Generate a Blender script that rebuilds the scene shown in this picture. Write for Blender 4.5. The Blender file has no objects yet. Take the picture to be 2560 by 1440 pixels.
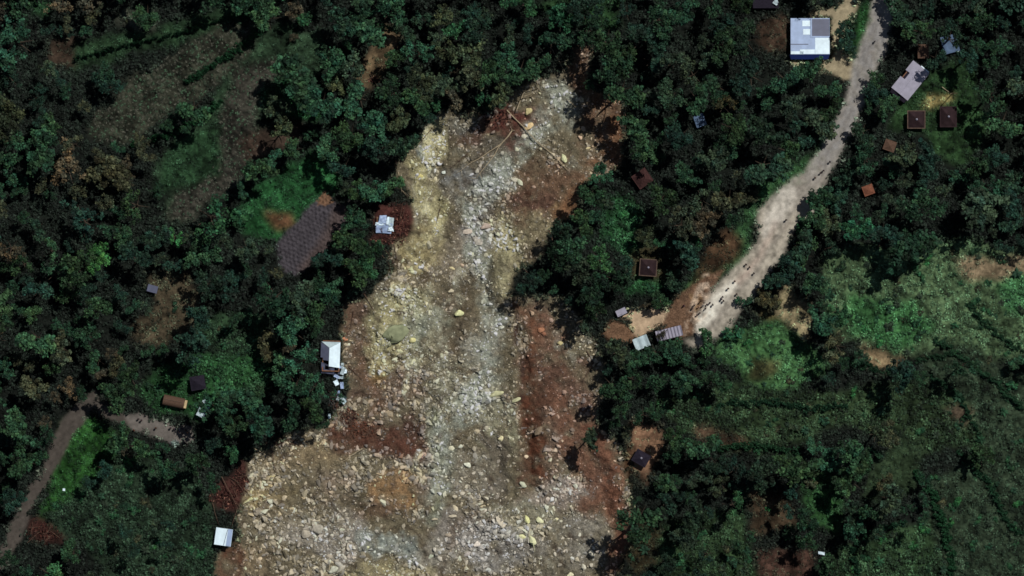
import bpy, bmesh, math, random
import numpy as np
from mathutils import Vector, Matrix, Euler
R = math.radians
scene = bpy.context.scene
COL = scene.collection
# ------------------------------------------------------------ camera, sky, sun
# 1 photo pixel (2560 wide) = 0.1 m on the ground; x = right, y = up in the picture
CAM_H = 1500.0
cam = bpy.data.objects.new('camera', bpy.data.cameras.new('camera')); COL.objects.link(cam)
cam.location = (0, 0, CAM_H); cam.rotation_euler = (0, 0, 0)
cam.data.sensor_width = 36; cam.data.lens = 36*CAM_H/256.0
cam.data.clip_start = 10; cam.data.clip_end = 6000
scene.camera = cam
SUN_EL, SUN_AZ = 60.0, 42.0          # azimuth measured clockwise from +y (picture top)
w = bpy.data.worlds.new('World'); scene.world = w; w.use_nodes = True
nt = w.node_tree; bg = nt.nodes['Background']
sky = nt.nodes.new('ShaderNodeTexSky'); sky.sky_type = 'NISHITA'; sky.sun_disc = False
sky.sun_elevation = R(SUN_EL); sky.sun_rotation = R(SUN_AZ)
nt.links.new(sky.outputs[0], bg.inputs[0]); bg.inputs[1].default_value = 0.05
sl = bpy.data.lights.new('sun', 'SUN'); sl.energy = 5.0; sl.angle = R(0.5); sl.color = (1, .98, .945)
sun = bpy.data.objects.new('sun', sl); COL.objects.link(sun)
sd = Vector((math.sin(R(SUN_AZ))*math.cos(R(SUN_EL)), math.cos(R(SUN_AZ))*math.cos(R(SUN_EL)), math.sin(R(SUN_EL))))
sun.rotation_euler = sd.to_track_quat('Z', 'Y').to_euler(); sun.location = sd*300
scene.view_settings.view_transform = 'Standard'; scene.view_settings.look = 'None'
scene.view_settings.exposure = -0.65; scene.view_settings.gamma = 1
scene.render.engine = 'CYCLES'; scene.cycles.max_bounces = 4
scene.cycles.filter_width = 1.6
scene.render.resolution_x = 1024; scene.render.resolution_y = 576

rng = np.random.default_rng(11); random.seed(11)
def P(px, py): return ((px-1280)/10.0, (720-py)/10.0)
def lin(r, g, b, k=1.0):
    f = lambda c: (c/255/12.92 if c/255 <= .04045 else ((c/255+.055)/1.055)**2.4)
    return np.array([f(r), f(g), f(b)])*k

# ------------------------------------------------------------ noise
_lat = rng.random((256, 256))
def vnoise(x, y, seed=0):
    x = x+seed*17.31; y = y+seed*9.73
    xi = np.floor(x).astype(int); yi = np.floor(y).astype(int)
    fx = x-xi; fy = y-yi
    fx = fx*fx*(3-2*fx); fy = fy*fy*(3-2*fy)
    a = _lat[xi & 255, yi & 255]; b = _lat[(xi+1) & 255, yi & 255]
    c = _lat[xi & 255, (yi+1) & 255]; d = _lat[(xi+1) & 255, (yi+1) & 255]
    return (a*(1-fx)+b*fx)*(1-fy)+(c*(1-fx)+d*fx)*fy
def fbm(x, y, scale, octs=4, seed=0, gain=.5):
    s = 0; amp = 1; tot = 0; f = 1/scale
    for o in range(octs):
        s = s+amp*vnoise(x*f, y*f, seed+o*3+1); tot += amp; amp *= gain; f *= 2.03
    return s/tot-.5                       # about -0.35 .. 0.35

# ------------------------------------------------------------ grid of the ground
ST = .25; GX0, GX1, GY0, GY1 = -150, 150, -94, 94
gx = np.arange(GX0, GX1+ST/2, ST); gy = np.arange(GY0, GY1+ST/2, ST)
NX, NY = len(gx), len(gy)
X, Y = np.meshgrid(gx, gy)                # [row=y, col=x]
# edges of everything are warped a little so that no outline is a clean polygon
WX = X+fbm(X, Y, 6, 4, 1)*5.0; WY = Y+fbm(X, Y, 6, 4, 5)*5.0
WX2 = X+fbm(X, Y, 3, 3, 1)*1.4; WY2 = Y+fbm(X, Y, 3, 3, 5)*1.4
def blur(a, r):
    n = max(1, int(r/ST))
    for _ in range(2):
        for ax in (0, 1):
            p = np.pad(a, [(n+1, n) if i == ax else (0, 0) for i in (0, 1)], mode='edge').cumsum(axis=ax)
            a = (np.take(p, range(2*n+1, p.shape[ax]), axis=ax)-np.take(p, range(0, p.shape[ax]-2*n-1), axis=ax))/(2*n+1)
    return a
def poly(pts, soft=0, warp=1):
    w_ = [P(*p) for p in pts]
    A, B = ((WX, WY) if warp == 1 else (WX2, WY2) if warp == 2 else (X, Y))
    ins = np.zeros(X.shape, bool); n = len(w_)
    for i in range(n):
        x1, y1 = w_[i]; x2, y2 = w_[(i+1) % n]
        if y1 == y2: continue
        c = ((y1 > B) != (y2 > B)) & (A < (x2-x1)*(B-y1)/(y2-y1)+x1)
        ins ^= c
    m = ins.astype(float)
    return blur(m, soft) if soft else m
def line(pts, width, soft=0, warp=2):     # width in px, either one or one per point
    A, B = ((WX, WY) if warp == 1 else (WX2, WY2) if warp == 2 else (X, Y))
    if not hasattr(width, '__len__'): width = [width]*len(pts)
    best = np.full(X.shape, -1e9)
    for i in range(len(pts)-1):
        x1, y1 = P(*pts[i]); x2, y2 = P(*pts[i+1]); dx, dy = x2-x1, y2-y1
        t = np.clip(((A-x1)*dx+(B-y1)*dy)/(dx*dx+dy*dy+1e-9), 0, 1)
        d = np.hypot(A-x1-t*dx, B-y1-t*dy)
        best = np.maximum(best, (width[i]*(1-t)+width[i+1]*t)/20-d)
    return np.clip(best/max(soft, .2)+.5, 0, 1)
SX = X+fbm(X, Y, 9, 5, 21, .6)*12; SY = Y+fbm(X, Y, 9, 5, 27, .6)*12
def ell(cx, cy, rx, ry, rot=0, power=1.0):
    x0, y0 = P(cx, cy); a = R(rot); rx /= 10; ry /= 10
    u = ((SX-x0)*math.cos(a)+(SY-y0)*math.sin(a))/rx; v = (-(SX-x0)*math.sin(a)+(SY-y0)*math.cos(a))/ry
    return np.clip((1.25-(u*u+v*v))*power, 0, 1)

SLIDE = [(1440,120),(1485,128),(1478,200),(1515,240),(1562,262),(1572,330),(1560,400),(1505,440),(1455,480),(1432,540),(1385,575),(1340,650),(1285,690),(1272,742),(1340,728),(1400,738),(1442,790),(1470,850),(1500,890),(1505,980),(1492,1060),(1530,1090),(1562,1150),(1582,1230),(1578,1330),(1545,1440),(1530,1650),(500,1650),(528,1440),(545,1390),(592,1370),(600,1290),(620,1200),(640,1140),(690,1108),(780,1080),(840,1045),(865,960),(852,860),(870,780),(915,745),(960,705),(1000,682),(965,650),(1000,600),(1035,560),(1020,480),(985,420),(1030,370),(1060,320),(1110,285),(1180,270),(1240,280),(1290,225),(1330,203),(1380,203),(1412,170)]
ROAD = [(2240,-150),(2212,-20),(2200,60),(2180,120),(2150,190),(2135,260),(2100,330),(2070,390),(2030,450),(1985,510),(1950,560),(1925,620),(1880,680),(1830,740),(1785,790),(1745,830)]
ROADW = [55,50,52,62,42,38,44,48,62,105,80,68,78,88,95,80]
road = line(ROAD, ROADW, .3); road = np.maximum(road, line([(1960,490),(1920,540),(1905,575)], [40,50,30], .3))
road[blur(poly([(1745,850),(1700,850),(1680,700),(1800,660),(1800,690),(1770,740),(1745,790),(1735,835)], 0, 2), .3) > .5] = 0
roadw = poly([(1545,790),(1590,775),(1640,768),(1672,772),(1660,800),(1640,820),(1600,850),(1580,830),(1575,800)], 0, 2)
yard = poly([(2140,-20),(2145,20),(2118,60),(2100,90),(2105,130),(2130,150),(2135,190),(2110,205),(2080,185),(2030,165),(1975,165),(1970,150),(2078,150),(2078,40),(2010,45),(2050,28),(2090,20),(2110,-20)], 0, 2)
pathl = line([(238,985),(215,1015),(172,1065),(140,1130),(105,1200),(60,1270),(35,1340),(-20,1430),(-90,1500)], [26,42,46,38,34,32,40,36,36], .3)
pathl = np.maximum(pathl, line([(225,1000),(265,1022),(320,1052)], [30,34,30], .3))
clear = poly([(315,1035),(350,1033),(390,1052),(480,1070),(485,1105),(430,1112),(375,1092),(325,1072)], 0, 2)
PLOUGH = [(812,476),(835,498),(850,512),(875,500),(872,545),(845,590),(805,640),(765,675),(735,690),(705,672),(693,640),(695,600),(735,560),(770,515)]
plough = poly(PLOUGH, 0, 2)
slide = (blur(poly(SLIDE), 1.2)+fbm(X, Y, 2.6, 4, 33, .6)*.55+fbm(X, Y, 9, 3, 35)*.35 > .5).astype(float)
slide = (blur(slide, .4) > .5).astype(float)
# ------------------------------------------------------------ colours of the soil (albedo, with some painted shade)
K = 1.0
C = np.zeros(X.shape+(3,)); C[:] = lin(22, 26, 22)  # near-black forest floor: shade in the gaps between crowns put into colour
C *= (1+1.0*fbm(X, Y, 9, 4, 40))[..., None]
def paint(m, rgb, a=1.0, var=.0, k=1.0):
    global C
    m = np.clip(m*a, 0, 1)[..., None]; C = C*(1-m)+lin(*rgb)*k*m
PLANT = np.zeros(X.shape)                 # 0 bare, 1 full cover of low growth
LOWH = np.full(X.shape, .5)               # size of low growth
FOREST = np.ones(X.shape)
def openp(pts, f=0.0, soft=1.0):
    global FOREST
    m = poly(pts, soft); FOREST = FOREST*(1-m)+np.minimum(FOREST, f)*m
    return m
# open land: polygon, colour, remaining tree density, low growth density, size
LAND = [
 ([(175,118),(430,62),(640,12),(655,70),(430,118),(185,178)], (48,72,48), .0, .9, .35),
 ([(950,508),(1000,500),(1035,540),(1030,590),(1000,615),(930,605),(935,560)], (88, 54, 48), .0, .05, .3),
 ([(590,1150),(630,1165),(615,1240),(590,1285),(525,1255),(560,1195)], (78, 50, 44), .0, .1, .3),
 ([(60,1300),(140,1295),(160,1350),(110,1370),(65,1350)], (78, 50, 44), .0, .1, .3),
 ([(60,0),(130,0),(130,40),(90,35)], (46, 96, 54), .0, 1, .4),
 ([(300,20),(390,30),(380,80),(280,70)], (74, 78, 66), .1, .8, .6),
 ([(430,140),(560,70),(645,60),(645,120),(560,210),(480,260),(400,310),(300,375),(225,345),(235,280),(330,200)], (66,68,56), .0, .6, .35),
 ([(120,110),(190,95),(190,170),(120,160)], (80,66,54), .2, .3, .5),
 ([(700,60),(800,80),(825,150),(780,230),(740,215),(655,300),(650,390),(610,450),(520,505),(445,560),(405,545),(425,490),(500,410),(380,440),(380,410),(430,370),(500,310),(560,210),(640,120)], (54,76,54), .0, .9, .35),
 ([(590,170),(700,150),(740,185),(680,205),(650,300),(640,420),(560,490),(450,560),(405,545),(440,490),(520,430),(560,330),(560,250)], (68,66,58), .0, .45, .35),
 ([(430,370),(540,300),(555,360),(540,430),(420,480),(370,470)], (42,84,48), .05, 1, .35),
 ([(560,540),(640,480),(700,430),(765,385),(845,425),(852,472),(812,480),(745,565),(695,605),(660,600)], (40,104,52), .02, 1, .35),
 ([(665,530),(730,530),(740,560),(700,580)], (104,76,54), .0, .2, .3),
 ([(690,200),(790,230),(820,300),(770,300),(700,290),(660,240)], (40,100,50), .35, 1, .7),
 ([(700,310),(765,315),(740,370),(620,420),(600,360)], (78,64,54), .0, .1, .4),
 ([(365,690),(470,675),(520,760),(475,860),(350,850),(330,820),(400,760)], (92,82,64), .12, .5, .5),
 ([(500,780),(660,780),(680,850),(670,960),(560,900),(490,850)], (46,84,50), .15, 1, .6),
 ([(160,1050),(215,1035),(285,1095),(275,1180),(225,1290),(90,1295),(135,1160)], (48,112,46), .04, 1, .4),
 ([(380,900),(680,880),(690,960),(540,1000),(520,1040),(400,1040),(350,980)], (42,96,48), .12, 1, .55),
 ([(230,1200),(300,1130),(500,1190),(540,1250),(540,1350),(530,1440),(530,1600),(230,1600),(260,1400),(90,1290)], (42,72,46), .10, .95, .6),
 ([(1520,500),(1570,490),(1615,530),(1600,620),(1550,640),(1510,600)], (44,104,54), .05, 1, .6),
 ([(1600,690),(1650,700),(1640,735),(1560,730)], (44,104,54), .05, 1, .4),
 ([(1565,620),(1650,620),(1660,700),(1570,700)], (78,72,50), .0, .4, .4),
 ([(2020,390),(2060,340),(2100,330),(2070,400),(1985,470),(1900,500),(1880,570),(1870,640),(1800,700),(1740,740),(1700,730),(1780,640),(1850,560),(1900,460)], (62,98,60), .0, .9, .35),
 ([(1760,620),(1820,560),(1860,600),(1800,680),(1730,720)], (86,66,48), .05, .45, .4),
 ([(2140,20),(2180,0),(2190,60),(2160,150),(2130,215),(2128,100)], (36,88,40), .0, .9, .35),
 ([(2330,180),(2420,120),(2450,260),(2460,330),(2400,420),(2330,380),(2300,320),(2210,320),(2250,250)], (46,88,46), .06, .9, .35),
 ([(2330,240),(2385,245),(2370,262),(2310,262)], (156,140,92), .0, .1, .3),
 ([(1890,45),(1965,40),(1965,120),(1900,125)], (76,60,48), .0, .6, .4),
 ([(2050,640),(2230,620),(2380,600),(2620,640),(2620,900),(2330,870),(2200,890),(2100,850),(2060,760)], (96,120,84), .02, .95, .45),
 ([(2110,740),(2300,760),(2340,830),(2230,870),(2130,850)], (66,138,72), .0, 1, .5),
 ([(2480,700),(2620,680),(2620,800),(2500,780)], (70,142,78), .0, 1, .5),
 ([(2380,650),(2620,630),(2620,680),(2420,700)], (128,112,88), .0, .35, .4),
 ([(1930,725),(1965,710),(2010,760),(2030,800),(2010,850),(1980,820),(1940,790)], (160,146,112), .0, .3, .3),
 ([(1880,760),(1940,790),(1980,830),(1900,810)], (88,80,52), .0, .6, .3),
 ([(2160,870),(2190,880),(2230,895),(2265,880),(2240,920),(2190,915),(2165,895)], (132,114,86), .0, .25, .3),
 ([(1800,830),(1960,810),(2030,860),(2060,930),(1980,980),(1880,970),(1800,900)], (80,122,74), .02, 1, .45),
 ([(1870,900),(1960,910),(1950,945),(1860,950)], (86,88,56), .0, .6, .4),
 ([(1640,990),(1800,960),(2000,980),(2200,960),(2350,920),(2460,1000),(2500,1100),(2300,1140),(2250,1080),(2100,1060),(1950,1130),(1800,1120),(1700,1080)], (56,74,48), .08, 1, .6),
 ([(1740,1070),(1860,1090),(1880,1120),(1740,1110)], (92,74,58), .0, .5, .4),
 ([(2300,880),(2450,880),(2620,960),(2620,1600),(2350,1600),(2280,1400),(2330,1200),(2460,1120),(2440,1000),(2330,960)], (58,72,54), .04, 1, .45),
 ([(2380,1000),(2450,1010),(2420,1060),(2360,1030)], (88,76,62), .0, .5, .4),
 ([(2170,1160),(2230,1090),(2310,1110),(2300,1220),(2230,1270),(2150,1240)], (52,68,46), .02, .8, .25),
 ([(2000,1180),(2060,1165),(2105,1230),(2100,1350),(2030,1300)], (46,98,48), .03, 1, .45),
 ([(1870,1230),(1960,1230),(1990,1330),(1880,1330)], (80,66,50), .05, .6, .5),
 ([(1640,1300),(1850,1280),(1900,1500),(1640,1600)], (50,86,48), .15, 1, .55),
 ([(1890,1370),(2030,1380),(2020,1500),(1890,1500)], (84,62,52), .02, .5, .4),
 ([(2100,1370),(2330,1300),(2370,1500),(2100,1500)], (60,84,54), .05, .95, .6),
 ([(1560,1270),(1640,1280),(1650,1400),(1590,1440),(1555,1380)], (74,66,46), .1, .8, .5),
 ([(1580,1060),(1640,1060),(1660,1100),(1620,1200),(1575,1130)], (140,108,84), .0, .12, .3),
 ([(1580,1110),(1590,1060),(1560,1180),(1570,1240)], (120,84,58), .1, .4, .3),
 ([(940,70),(1010,80),(1000,130),(960,180),(920,220),(900,200)], (104,88,66), .15, .3, .4),
 ([(1120,180),(1160,120),(1190,110),(1170,180)], (86,74,56), .2, .4, .4),
 ([(1340,0),(1560,-20),(1560,60),(1400,70)], (42,84,44), .6, 1, .5),
 ([(960,690),(1010,680),(1060,680),(1000,705)], (100,90,60), .0, .5, .5),
]
PROTECT = np.zeros(X.shape)
LN = [fbm(X, Y, 3, 4, 60+5*i, .6) for i in range(3)]
for pts, rgb, f, pl, hs in LAND:
    m = openp(pts, f, .9)
    n = np.clip(1+2.6*LN[len(pts) % 3], .4, 1.9)[..., None]
    g_ = .6 if rgb[0] < 100 else .85
    if rgb[1] > 1.6*rgb[0]: rgb = (rgb[0]*1.12, rgb[1]*.9, rgb[2]*1.02)
    C = C*(1-m[..., None])+lin(*rgb)*g_*n*m[..., None]
    PLANT = PLANT*(1-m)+pl*m; LOWH = LOWH*(1-m)+hs*m; PROTECT = np.maximum(PROTECT, m)
PLANT = np.where(PROTECT > .3, PLANT, 1-.6*PROTECT); LOWH = np.where(PROTECT > .3, LOWH, .75)
# the landslide
sm = blur(slide, .5)
C = C*(1-sm[..., None])+lin(126, 116, 92)*sm[..., None]
SL = [
 (1450,170,35,60,-20,(140,98,66)),(1500,330,75,120,10,(140,98,66)),(1540,380,30,80,5,(156,106,66)),(1395,262,34,74,12,(158,160,136)),
 (1320,300,40,50,0,(150,112,86)),(1245,290,66,42,0,(120,56,44)),(1200,340,60,40,0,(112,80,60)),(1120,320,60,46,0,(128,126,104)),(1085,390,26,66,0,(158,170,156)),
 (1045,450,40,90,8,(178,168,112)),(1090,520,34,60,10,(174,164,110)),(1050,620,45,60,0,(178,160,104)),(1180,480,75,66,0,(138,140,134)),
 (1250,400,60,60,0,(124,112,88)),(1260,440,40,30,0,(150,152,136)),(1380,440,80,70,0,(140,100,68)),(1320,500,50,50,0,(126,84,62)),(1400,520,40,40,0,(160,126,86)),
 (1310,570,55,60,-30,(172,156,110)),(1270,650,45,80,-20,(170,160,112)),(1190,590,60,60,0,(156,146,134)),(1200,700,60,60,0,(112,104,80)),(1130,640,50,50,0,(158,144,118)),
 (1000,770,85,60,10,(178,170,118)),(960,860,60,66,0,(196,186,124)),(985,830,42,32,0,(140,142,112)),(1070,820,50,70,0,(156,160,132)),(1020,910,80,40,0,(168,156,112)),
 (1145,820,30,90,0,(122,104,78)),(1210,860,55,90,-10,(158,152,128)),(1190,960,70,60,0,(160,156,126)),(890,820,40,80,10,(128,96,72)),(900,930,50,60,0,(110,96,70)),(940,920,25,35,0,(156,128,78)),
 (1350,780,50,40,0,(150,104,76)),(1380,830,55,50,0,(164,108,76)),(1370,930,80,90,0,(130,86,62)),(1330,1080,34,130,0,(112,66,42)),(1360,1000,30,60,0,(104,62,42)),
 (1440,1060,50,110,0,(134,92,70)),(1390,1120,30,90,0,(138,106,80)),(1500,1200,40,80,0,(130,88,64)),(1535,1240,36,110,0,(146,94,62)),(1550,1370,34,80,0,(122,80,62)),(1470,1260,40,50,0,(126,90,66)),
 (1000,970,90,50,0,(132,104,78)),(900,1020,60,50,0,(124,94,70)),(980,1090,110,46,0,(104,68,50)),(860,1090,60,40,20,(120,78,54)),(1030,1130,50,40,0,(120,82,58)),(1080,1000,30,60,0,(122,112,88)),
 (1130,960,40,60,0,(156,152,120)),(1250,1010,60,40,0,(166,160,124)),(1250,1090,50,60,0,(172,168,126)),(1110,1090,40,80,0,(134,132,106)),(1190,1180,80,60,0,(158,148,124)),
 (760,1150,110,40,10,(162,140,100)),(850,1220,80,50,0,(150,130,104)),(975,1230,44,60,0,(170,134,92)),(940,1290,60,30,0,(134,102,70)),(900,1220,30,50,0,(110,100,72)),(1050,1240,50,50,0,(136,112,84)),
 (670,1260,60,60,0,(168,146,96)),(700,1330,90,60,0,(162,148,118)),(830,1340,120,60,0,(166,156,136)),(970,1370,80,34,0,(156,164,148)),(1090,1390,80,50,0,(160,152,130)),
 (640,1420,60,50,0,(160,138,100)),(570,1410,40,60,0,(128,78,50)),(1290,1300,110,60,0,(164,158,126)),(1180,1330,90,60,0,(156,146,130)),(1240,1380,100,60,0,(158,152,138)),(1400,1240,80,40,0,(158,142,122)),(1420,1370,90,80,0,(150,142,122)),(950,1430,120,20,0,(178,164,112)),
 (1330,1160,20,60,0,(120,74,50)),(1240,1140,26,120,15,(128,114,90)),
]
NZ4 = [fbm(X, Y, 4, 5, 61+7*i, .62) for i in range(4)]; NZ2 = [fbm(X, Y, 2.5, 4, 91+7*i, .6) for i in range(4)]
for cx, cy, rx, ry, rot, rgb in SL:
    g_ = (rgb[0]+rgb[1]+rgb[2])/3; q_ = .33 if rgb[2] > 95 else .2
    rgb = tuple(min(235, 128+(v_-128)*1.22) for v_ in rgb) if g_ > 120 else tuple(v_*.82+g_*.12 for v_ in rgb); g_ = sum(rgb)/3
    paint(ell(cx, cy, rx, ry, rot, 1.3)*sm*np.clip(.7+2.8*NZ4[cx % 4], .1, 1), [v_*(1-q_)+g_*q_ for v_ in rgb], .95)
paint(np.clip(fbm(X, Y, 5, 5, 80, .6)*5-.6, 0, 1)*sm, (92, 78, 62), .75)
paint(np.clip(fbm(X, Y, 4, 5, 90, .6)*5-.7, 0, 1)*sm, (172, 170, 150), .5)
paint(np.clip(fbm(X, Y, 2, 4, 95, .6)*6-.8, 0, 1)*sm, (88, 74, 60), .7)
C *= (1-.30*sm)[..., None]*(1+sm[..., None]*(np.array([1.0, 1.01, 1.05])-1))
def streak(pts, wd, rgb, a=.7, ns=2.5, soft=2.2):
    g_ = sum(rgb)/3; rgb = tuple(v_*.72+g_*.28 for v_ in rgb) if g_ > 120 else rgb; rgb = rgb if rgb[2] > 80 or g_ > 120 else tuple(v_*.84+g_*.12 for v_ in rgb)
    paint(line(pts, wd, soft, 1)*np.clip(.65+3*NZ2[(int(wd)+len(pts)) % 4], 0, 1)*sm, rgb, a)
streak([(1400,230),(1330,340),(1250,430),(1180,500),(1190,600),(1200,700),(1230,800),(1230,900),(1180,1000),(1110,1080),(1090,1180),(1090,1280)], 60, (154,162,142), .7)
streak([(1240,560),(1280,640),(1260,720)], 50, (190,180,126), .7); streak([(1075,330),(1060,440),(1080,560),(1050,640)], 56, (200,190,130), .8)
streak([(1010,740),(950,790),(930,860),(960,930)], 44, (194,184,124), .8); streak([(1040,760),(1020,830),(1040,900)], 40, (188,190,146), .6)
streak([(1170,660),(1150,780),(1130,880),(1140,960)], 34, (92,80,60), .8); streak([(1225,680),(1260,800),(1280,940)], 26, (104,94,72), .7)
streak([(1210,1000),(1230,1110),(1290,1230)], 20, (100,92,76), .8); streak([(1080,960),(1085,1140),(1095,1300)], 26, (112,114,92), .7); streak([(940,700),(1010,660),(1080,690)], 16, (84,72,50), .8)
streak([(950,872),(985,893),(1022,882)], 10, (60,52,38), .9, soft=.6); streak([(1180,1280),(1140,1330),(1100,1440)], 24, (100,84,66), .7); streak([(930,1130),(900,1220),(930,1290)], 24, (96,86,62), .7)
streak([(1315,950),(1330,1080),(1350,1190)], 50, (98,56,38), .9); streak([(1288,800),(1298,900),(1300,1010)], 14, (66,46,38), .9, soft=1)  # the narrow dark streak is painted shade along the right bank
streak([(1480,1080),(1530,1170),(1560,1300),(1555,1420)], 64, (122,80,60), .9); streak([(1390,1000),(1440,1150),(1480,1260)], 60, (122,84,64), .8); streak([(1380,1030),(1385,1180)], 18, (156,124,96), .7)
streak([(1480,200),(1540,290),(1540,380),(1480,450),(1410,540)], 56, (130,90,62), .85); streak([(1330,470),(1300,560)], 24, (110,70,50), .7); streak([(1200,260),(1260,300),(1290,350)], 60, (98,52,44), .8)
streak([(870,780),(890,880),(930,960),(960,1040)], 50, (112,84,64), .7); streak([(860,1070),(960,1100),(1040,1130)], 60, (96,60,46), .85); streak([(1300,760),(1340,800),(1330,900)], 40, (112,72,50), .8)
for q_ in range(26):                        # thin flow streaks down the slide
    x_ = 1100+random.uniform(-130, 170); y_ = random.uniform(300, 1200); L_ = random.uniform(60, 170); d_ = random.uniform(-30, 30)
    streak([(x_, y_), (x_+d_*.5, y_+L_*.5), (x_+d_*.3, y_+L_)], random.uniform(7, 16), random.choice([(84,74,60),(176,172,140),(98,88,66),(190,184,140)]), .6, soft=1)
# bare reddish soil and tracks beside it
cut = poly([(1690,850),(1655,840),(1640,815),(1670,770),(1700,735),(1760,690),(1810,670),(1800,690),(1770,745),(1750,790),(1735,835)], 0, 2)
cutw = poly([(1505,830),(1530,800),(1570,815),(1590,840),(1575,860),(1530,850)], 0, 2)
paint(blur(cut, .4), (106, 82, 64)); paint(ell(1710,745,16,18,0,2), (142,114,84), .8); paint(blur(cutw, .4), (112, 86, 66)); paint(ell(1560,825,22,14,0,2), (150,124,96), .8)
paint(blur(roadw, .4), (180, 156, 128)); paint(blur(yard, .3), (150, 138, 112))
rm = blur(road, .7)*np.clip(.9+1.5*fbm(X, Y, 1.5, 3, 71), .5, 1)
paint(rm, (176, 167, 151)); paint(rm*np.clip((Y-18)/16, 0, 1), (132, 130, 128), .9)
for off in (-10, 9):
    paint(line([(px_+off, py_) for px_, py_ in ROAD], 6, 1.2, 1)*rm, (118, 112, 106), .6)
paint(np.clip(fbm(X, Y, 3, 4, 70)*5-.5, 0, 1)*rm, (140, 130, 118), .5)
paint(line([(1965,490),(1940,540),(1915,580)], [50,50,20], 2)*rm, (200, 193, 180), .8)
paint(line([(1830,715),(1780,770),(1740,830)], [20,30,30], 1.5)*rm, (222, 216, 200), .9)
paint(line([(1770,700),(1745,770),(1720,830)], [34,40,24], 1)*np.clip(fbm(X,Y,1.5,3,30)*6+.5,0,1), (206, 184, 160), .7)
paint(line([(1940,560),(1900,640),(1850,700)], [10,16,14], 2)*rm, (188, 164, 148), .5)
paint(blur(pathl, .3), (76, 70, 64)); paint(blur(clear, .3), (104, 98, 92)); paint(ell(430,1100,34,18,0,2)*clear, (110,110,118), .6)
paint(blur(plough, .2), (68, 64, 68)); paint(ell(812,492,26,28,0,2)*plough, (122,92,68), .8); paint(line([(860,520),(820,600),(770,670)], 40, 2)*plough, (84,70,64), .6)
soft = np.clip(sm+rm+blur(road, 1)+blur(yard, .5)+blur(roadw, .5)+cut+cutw+blur(pathl, .5)+blur(clear, .5)+blur(plough, .5), 0, 1)
PLANT *= (1-soft); FOREST *= (1-soft)
PLANT *= 1-slide
# ------------------------------------------------------------ relief
Z = .05*Y+fbm(X, Y, 60, 3, 200)*6+fbm(X, Y, 12, 3, 210)*1.2
flat = np.clip(rm+blur(road, 2)+blur(yard, 2)+blur(clear, 1.5)+blur(pathl, 1), 0, 1)
Z0 = .05*Y+fbm(X, Y, 60, 3, 200)*6
Z = Z*(1-flat)+(Z0)*flat
deep = blur(slide, 2.5); Z -= deep*2.2
chan = line([(1440,200),(1280,420),(1180,560),(1190,700),(1190,850),(1180,1000),(1130,1150),(1090,1300),(1080,1500)], [60,160,150,110,160,200,220,260,300], 3, 1)
Z -= blur(chan, 2)*1.2*deep
for pts, wd, dz in [([(1275,740),(1300,860),(1310,1000),(1325,1140),(1330,1230)], 22, -1.8), ([(1090,330),(1100,480),(1105,640)], 18, -1.0), ([(1180,960),(1240,1120),(1270,1220),(1210,1260)], 18, -.9),
                    ([(1140,760),(1140,880),(1090,960)], 24, -.7), ([(900,880),(960,980),(1090,1160)], 20, -.7), ([(1380,1010),(1400,1110),(1390,1200)], 22, .9), ([(930,760),(1000,720),(1080,720)], 30, 1.2), ([(1060,400),(1060,520),(1040,620)], 34, 1.0), ([(1340,560),(1280,640),(1240,720)], 44, 1.0), ([(1210,975),(1300,985),(1310,1040)], 18, 1.1), ([(1480,1100),(1540,1180),(1570,1320)], 30, 1.2)]:
    Z += blur(line(pts, wd, 1.0, 1), .8)*dz
Z += deep*(fbm(X, Y, 4.5, 5, 220, .6)*1.7)
Z += ell(985,830,40,30,20,1.5)*1.2*deep
rough = blur(slide, .6)
Z += rough*(fbm(X, Y, 1.3, 3, 230, .6)*1.25)
Z += (1-np.clip(soft, 0, 1))*PLANT*fbm(X, Y, 1.3, 3, 240, .6)*2.0
# earth mounds of the ploughed field and of the planted fields on the upper left
def mounds(m, sp, h, rot):
    a = R(rot); u = (X*math.cos(a)+Y*math.sin(a))/sp; v = (-X*math.sin(a)+Y*math.cos(a))/sp
    u = u+.5*(np.floor(v).astype(int) % 2)
    j = fbm(X, Y, 2.4, 2, 250)*1.0; v = v+fbm(X, Y, 2.5, 2, 255)*1.2
    return m*h*np.clip(np.cos(2*np.pi*(u+j))*np.cos(np.pi*((v+j) % 1-.5)*1.0)*.9+.1, -.4, 1)
FIELD = poly([(590,170),(700,150),(740,185),(680,205),(650,300),(640,420),(560,490),(450,560),(405,545),(440,490),(520,430),(560,330),(560,250)], .8)
FIELD2 = poly([(430,140),(560,70),(645,60),(645,120),(560,210),(480,260),(400,310),(300,375),(225,345),(235,280),(330,200)], .8)
Z += mounds(blur(plough, .3), 1.1, .44, 35)+(FIELD+FIELD2)*fbm(X, Y, 1.0, 2, 256, .4)*1.1
Z += .9*blur(1-plough, .4)*blur(plough, .8)*0
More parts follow.
